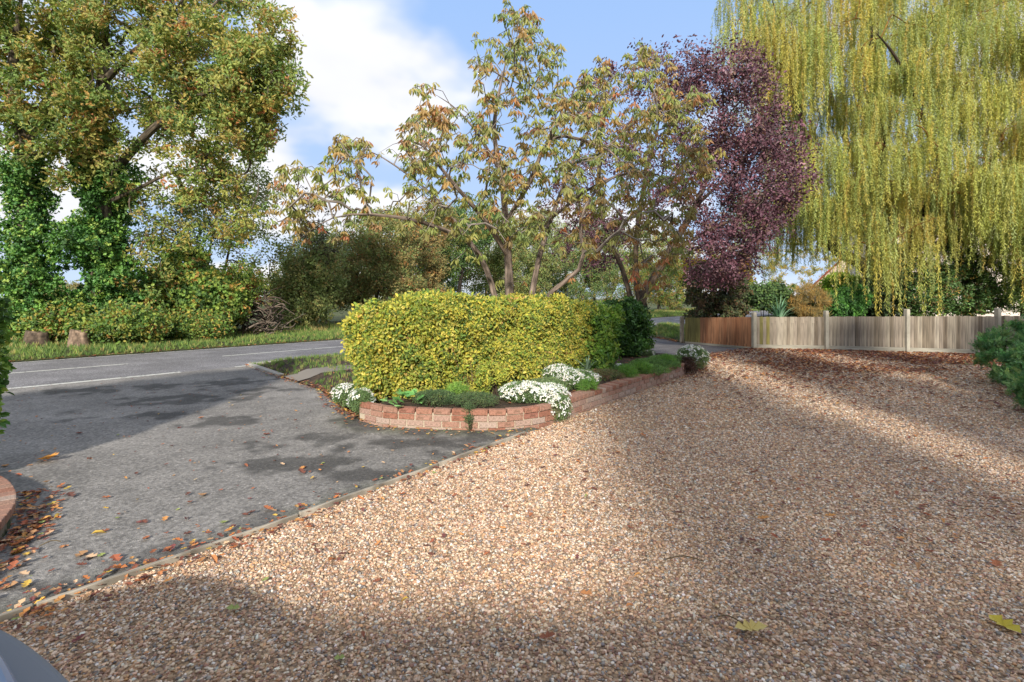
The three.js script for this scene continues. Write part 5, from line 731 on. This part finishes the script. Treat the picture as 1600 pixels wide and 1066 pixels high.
// ================= grass and fallen leaves =================
const tuft = (n, h) => mergeGeometries(Array.from({ length: n }, () => { const g = diamond(h * rr(0.6, 1.2), 0.009, 0.1), a = rr(0, 6.28), k = rr(0.1, 0.8); g.applyMatrix4(new THREE.Matrix4().compose(new THREE.Vector3(0.025 * gauss(), 0, 0.025 * gauss()), along(new THREE.Vector3(Math.cos(a) * k, 1, Math.sin(a) * k).normalize(), rr(0, 6.28)), new THREE.Vector3(1, 1, 1))); return g; }));
const GRASS = [['#6f8f3a', 20], ['#86a046', 18], ['#587a30', 18], ['#a3a858', 9], ['#b9a868', 5]];
const stuff = (name, geo, mat, items, label, category) => { const m = copies(name, geo, mat, items); m.userData.label = label; m.userData.category = category; return m; };
{
  const far = []; for (let i = 0; i < 30000; i++) { const t = rr(-16, 62), o = ROAD_W + 0.08 + 4.6 * Math.pow(rand(), 1.2), p = onRoad(t, o); if (Math.abs(p.x / p.y) > 1.25) continue; const bank = smooth(2.2, 3.6, o - ROAD_W); far.push({ p: V(p.x, farHeight(o - ROAD_W) - 0.01, p.y), q: turn(0, rr(0, 6.28), 0), s: rr(0.8, 1.5) * (1 + 1.1 * bank * rand()), c: shadeOf(GRASS.concat([['#c2ac70', bank * 30]]), 0.15) }); }
  stuff('verge_grass', tuft(9, 0.13), LEAF, far, 'rough green grass on the verge across the road', 'grass');
  const near = []; for (let i = 0; i < 11000; i++) { const x = rr(-6.2, 3.5), y = rr(6.8, 22), road = -((x - NEAR0.x) * AWAY.x + (y - NEAR0.y) * AWAY.y); if (!inside(x, y, [...ISLE_FRONT, [4.2, 24.1], [-6.2, 11.96]]) || (lineDist(x, y, WALL_LINE) < 1.7 && x > -2.1)) continue; if (inside(x, y, [[-4.65, 9.7], [-4.1, 9.1], [-3.3, 9.9], [-3.85, 10.55]])) continue; near.push({ p: V(x, islandHeight(x, y) - 0.01, y), q: turn(0, rr(0, 6.28), 0), s: rr(0.6, 1.2), c: shadeOf(GRASS, 0.15) }); }
  stuff('island_grass', tuft(10, 0.1), LEAF, near, 'short grass on the verge between road and flower bed', 'grass');
  const iso = []; for (let i = 0; i < 1600; i++) { const x = rr(5.75, 9), y = rr(18.2, 29); if (!inside(x, y, [[6.0, 18.1], [5.75, 20.4], [6.1, 23.2], [8.3, 28.7], [9.2, 29.6], [8.4, 23.2], [7.4, 20], [7.0, 17.2]])) continue; iso.push({ p: V(x, 0.08, y), q: turn(0, rr(0, 6.28), 0), s: rr(0.8, 1.5), c: shadeOf(GRASS, 0.15) }); }
  stuff('entrance_grass', tuft(10, 0.14), LEAF, iso, 'green grass at the end of the fence by the road', 'grass');
}
{
  const BROWN = [['#8a5238', 20], ['#a0613c', 16], ['#6f3f30', 18], ['#b57a48', 12], ['#c28a4c', 8], ['#5f3a30', 12], ['#7a4440', 10]], BRIGHT = [['#c08a4a', 14], ['#b5703c', 10], ['#c9a848', 8], ['#a05a3c', 8], ['#a88058', 16], ['#8f9a54', 4], ['#c4a584', 14]];
  const leaf = lobed(0.075, 0.055, 2), big = [lobed(0.11, 0.08, 3), lobed(0.1, 0.095, 2), leafShape(0.1, 0.045, 0.3, 0.3)];
  const lie = () => turn(-1.57 + 0.22 * gauss(), rr(0, 6.28), 0.22 * gauss());
  const items = [], put = (x, y, h, pal, s) => items.push({ p: V(x, h + 0.012 * rand(), y), q: lie(), s, c: shadeOf(pal, 0.15) });
  for (let i = 0; i < 90000 && items.length < 11000; i++) { const x = rr(2.5, 15), y = rr(7, 15.9); if (!inside(x, y, gravelPoly)) continue; const f = lineDist(x, y, [F0, F1, F2, F3, F4, F5]), k = 0.04 + 0.8 * Math.exp(-f / 1.9) + 0.55 * smooth(0.47, 0.6, fbm(x * 0.8, y * 0.8, 3, 3)) * smooth(8, 3, f); if (rand() > k) continue; put(x, y, 0.034, BROWN, rr(0.7, 1.3)); }
  for (let i = 0; i < 900; i++) { const y = 3 + 7 * rand(), x = rr(-0.4 * y, 1.05 * y); if (inside(x, y, gravelPoly)) put(x, y, 0.026, BROWN, rr(0.35, 0.8)); }
  const near = (pts, n, sp, pal, h, smin, smax, side) => { for (let i = 0; i < n; i++) { const k = 1 + Math.floor(rand() * (pts.length - 1)), f = rand(), x = pts[k - 1][0] + (pts[k][0] - pts[k - 1][0]) * f + sp * gauss(), y = pts[k - 1][1] + (pts[k][1] - pts[k - 1][1]) * f + sp * gauss(); if (side && !side(x, y)) continue; put(x, y, h, pal, rr(smin, smax)); } };
  near(EDGE.slice(1), 420, 0.16, BRIGHT.concat(BROWN), 0.022, 0.3, 0.8);
  near([[-2.7, 2.3], [-2.95, 2.75], [-3.2, 3.3], [-3.45, 3.7], [-3.95, 4.25]], 420, 0.14, BROWN.concat(BRIGHT), 0.015, 0.4, 1.0, (x, y) => inside(x, y, drivePoly));
  near(FRONT, 700, 0.16, BROWN.concat(BRIGHT), 0.03, 0.4, 0.9); near(WALL_LINE.slice(0, 8).map(([x, y]) => [x + 0.05, y - 0.15]), 130, 0.12, BRIGHT, 0.014, 0.3, 0.7, (x, y) => inside(x, y, drivePoly));
  for (let i = 0; i < 520; i++) { const y = 2.6 + 8 * rand(), x = rr(-1.0 * y, 0.05 * y); if (inside(x, y, drivePoly)) put(x, y, 0.012, BRIGHT.concat(BROWN), rr(0.18, 0.6)); }
  for (let i = 0; i < 900; i++) { const x = rr(-3.5, 3.8), y = rr(6.5, 12); if (inside(x, y, ISLE_FRONT)) put(x, y, islandHeight(x, y) + 0.02, BROWN, rr(0.5, 1)); }
  { const a = onRoad(-12, ROAD_W + 0.1), b = onRoad(30, ROAD_W + 0.1); near([[a.x, a.y], [b.x, b.y]], 1500, 0.13, BROWN.concat(BRIGHT), 0.03, 0.6, 1.2); }
  near([[6.0, 18.0], [5.7, 20.4]], 200, 0.2, BROWN, 0.03, 0.6, 1.2);
  stuff('leaf_litter', leaf, leafy({ roughness: 0.8, transmission: 0.15 }), items, 'small brown fallen leaves scattered over drive, gravel and verge', 'leaves');
  // the larger leaves that lie singly
  const mats = BRIGHT.concat(BROWN).map(([h]) => leafy({ color: C(h), roughness: 0.8, transmission: 0.15 }));
  const single = (x, y, h, g, m, s, label, group) => { const o = shade(new THREE.Mesh(g, m)); o.name = numbered('fallen_leaf'); o.position.set(x, h, -y); o.quaternion.copy(lie()); o.scale.setScalar(s); scene.add(o); tag(o, label, 'leaf', group); };
  let n = 0; while (n < 75) { const y = 2.5 + 4.6 * rand() * rand() + rand(), x = rr(-1.0 * y, 0.05 * y); if (!inside(x, y, drivePoly)) continue; single(x, y, 0.018, pick(big), pick(mats), rr(0.35, 0.85), 'dry autumn leaf lying on the tarmac', 'leaves lying on the tarmac'); n++; }
  n = 0; while (n < 40) { const y = 2.2 + 4 * rand(), x = rr(-0.9 * y, 1.0 * y); if (!inside(x, y, gravelPoly)) continue; single(x, y, 0.034, pick(big), pick(mats), rr(0.4, 0.8), 'dry autumn leaf lying on the gravel', 'leaves lying on the gravel'); n++; }
  const oakM = leafy({ color: C('#c4b068'), transmission: 0.15 }), P = (px, py) => { const d = EYE * FOCAL / (py - HORIZON); return [(px - CX) / FOCAL * d, d]; };
  { const [x, y] = P(1148, 995); single(x, y, 0.045, lobed(0.15, 0.1, 4), oakM, 1, 'large pale oak leaf lying beside a twig on the gravel'); }
  { const [x, y] = P(1545, 975); single(x, y, 0.045, lobed(0.13, 0.12, 3), leafy({ color: C('#b9a834'), transmission: 0.15 }), 1, 'yellow lobed leaf lying alone on the shaded gravel'); }
  { const [x, y] = P(60, 722); single(x, y, 0.03, lobed(0.2, 0.2, 3), leafy({ color: C('#cf8f35'), transmission: 0.15 }), 1, 'big orange maple leaf at the foot of the low wall'); }
  for (const [a, b, lab] of [[[1115, 978], [1165, 990], 'thin pale twig beside the large oak leaf'], [[1042, 884], [1100, 888], 'curved straw-coloured twig on the gravel'], [[60, 864], [95, 856], 'pale bent stalk on the tarmac near the low wall'], [[58, 728], [92, 720], 'dark stick on the tarmac beyond the low wall']]) { const [x0, y0] = P(...a), [x1, y1] = P(...b), h = 0.04, m = shade(new THREE.Mesh(tubes([curve([V(x0, h, y0), V((x0 + x1) / 2, h + 0.015, (y0 + y1) / 2 + 0.02), V(x1, h, y1)], 0.03).map(p => ({ p, r: 0.0035 }))]), bark('#b09a70'))); m.name = numbered('twig'); scene.add(m); tag(m, lab, 'twig', undefined); }
}
renderer.render(scene, camera);
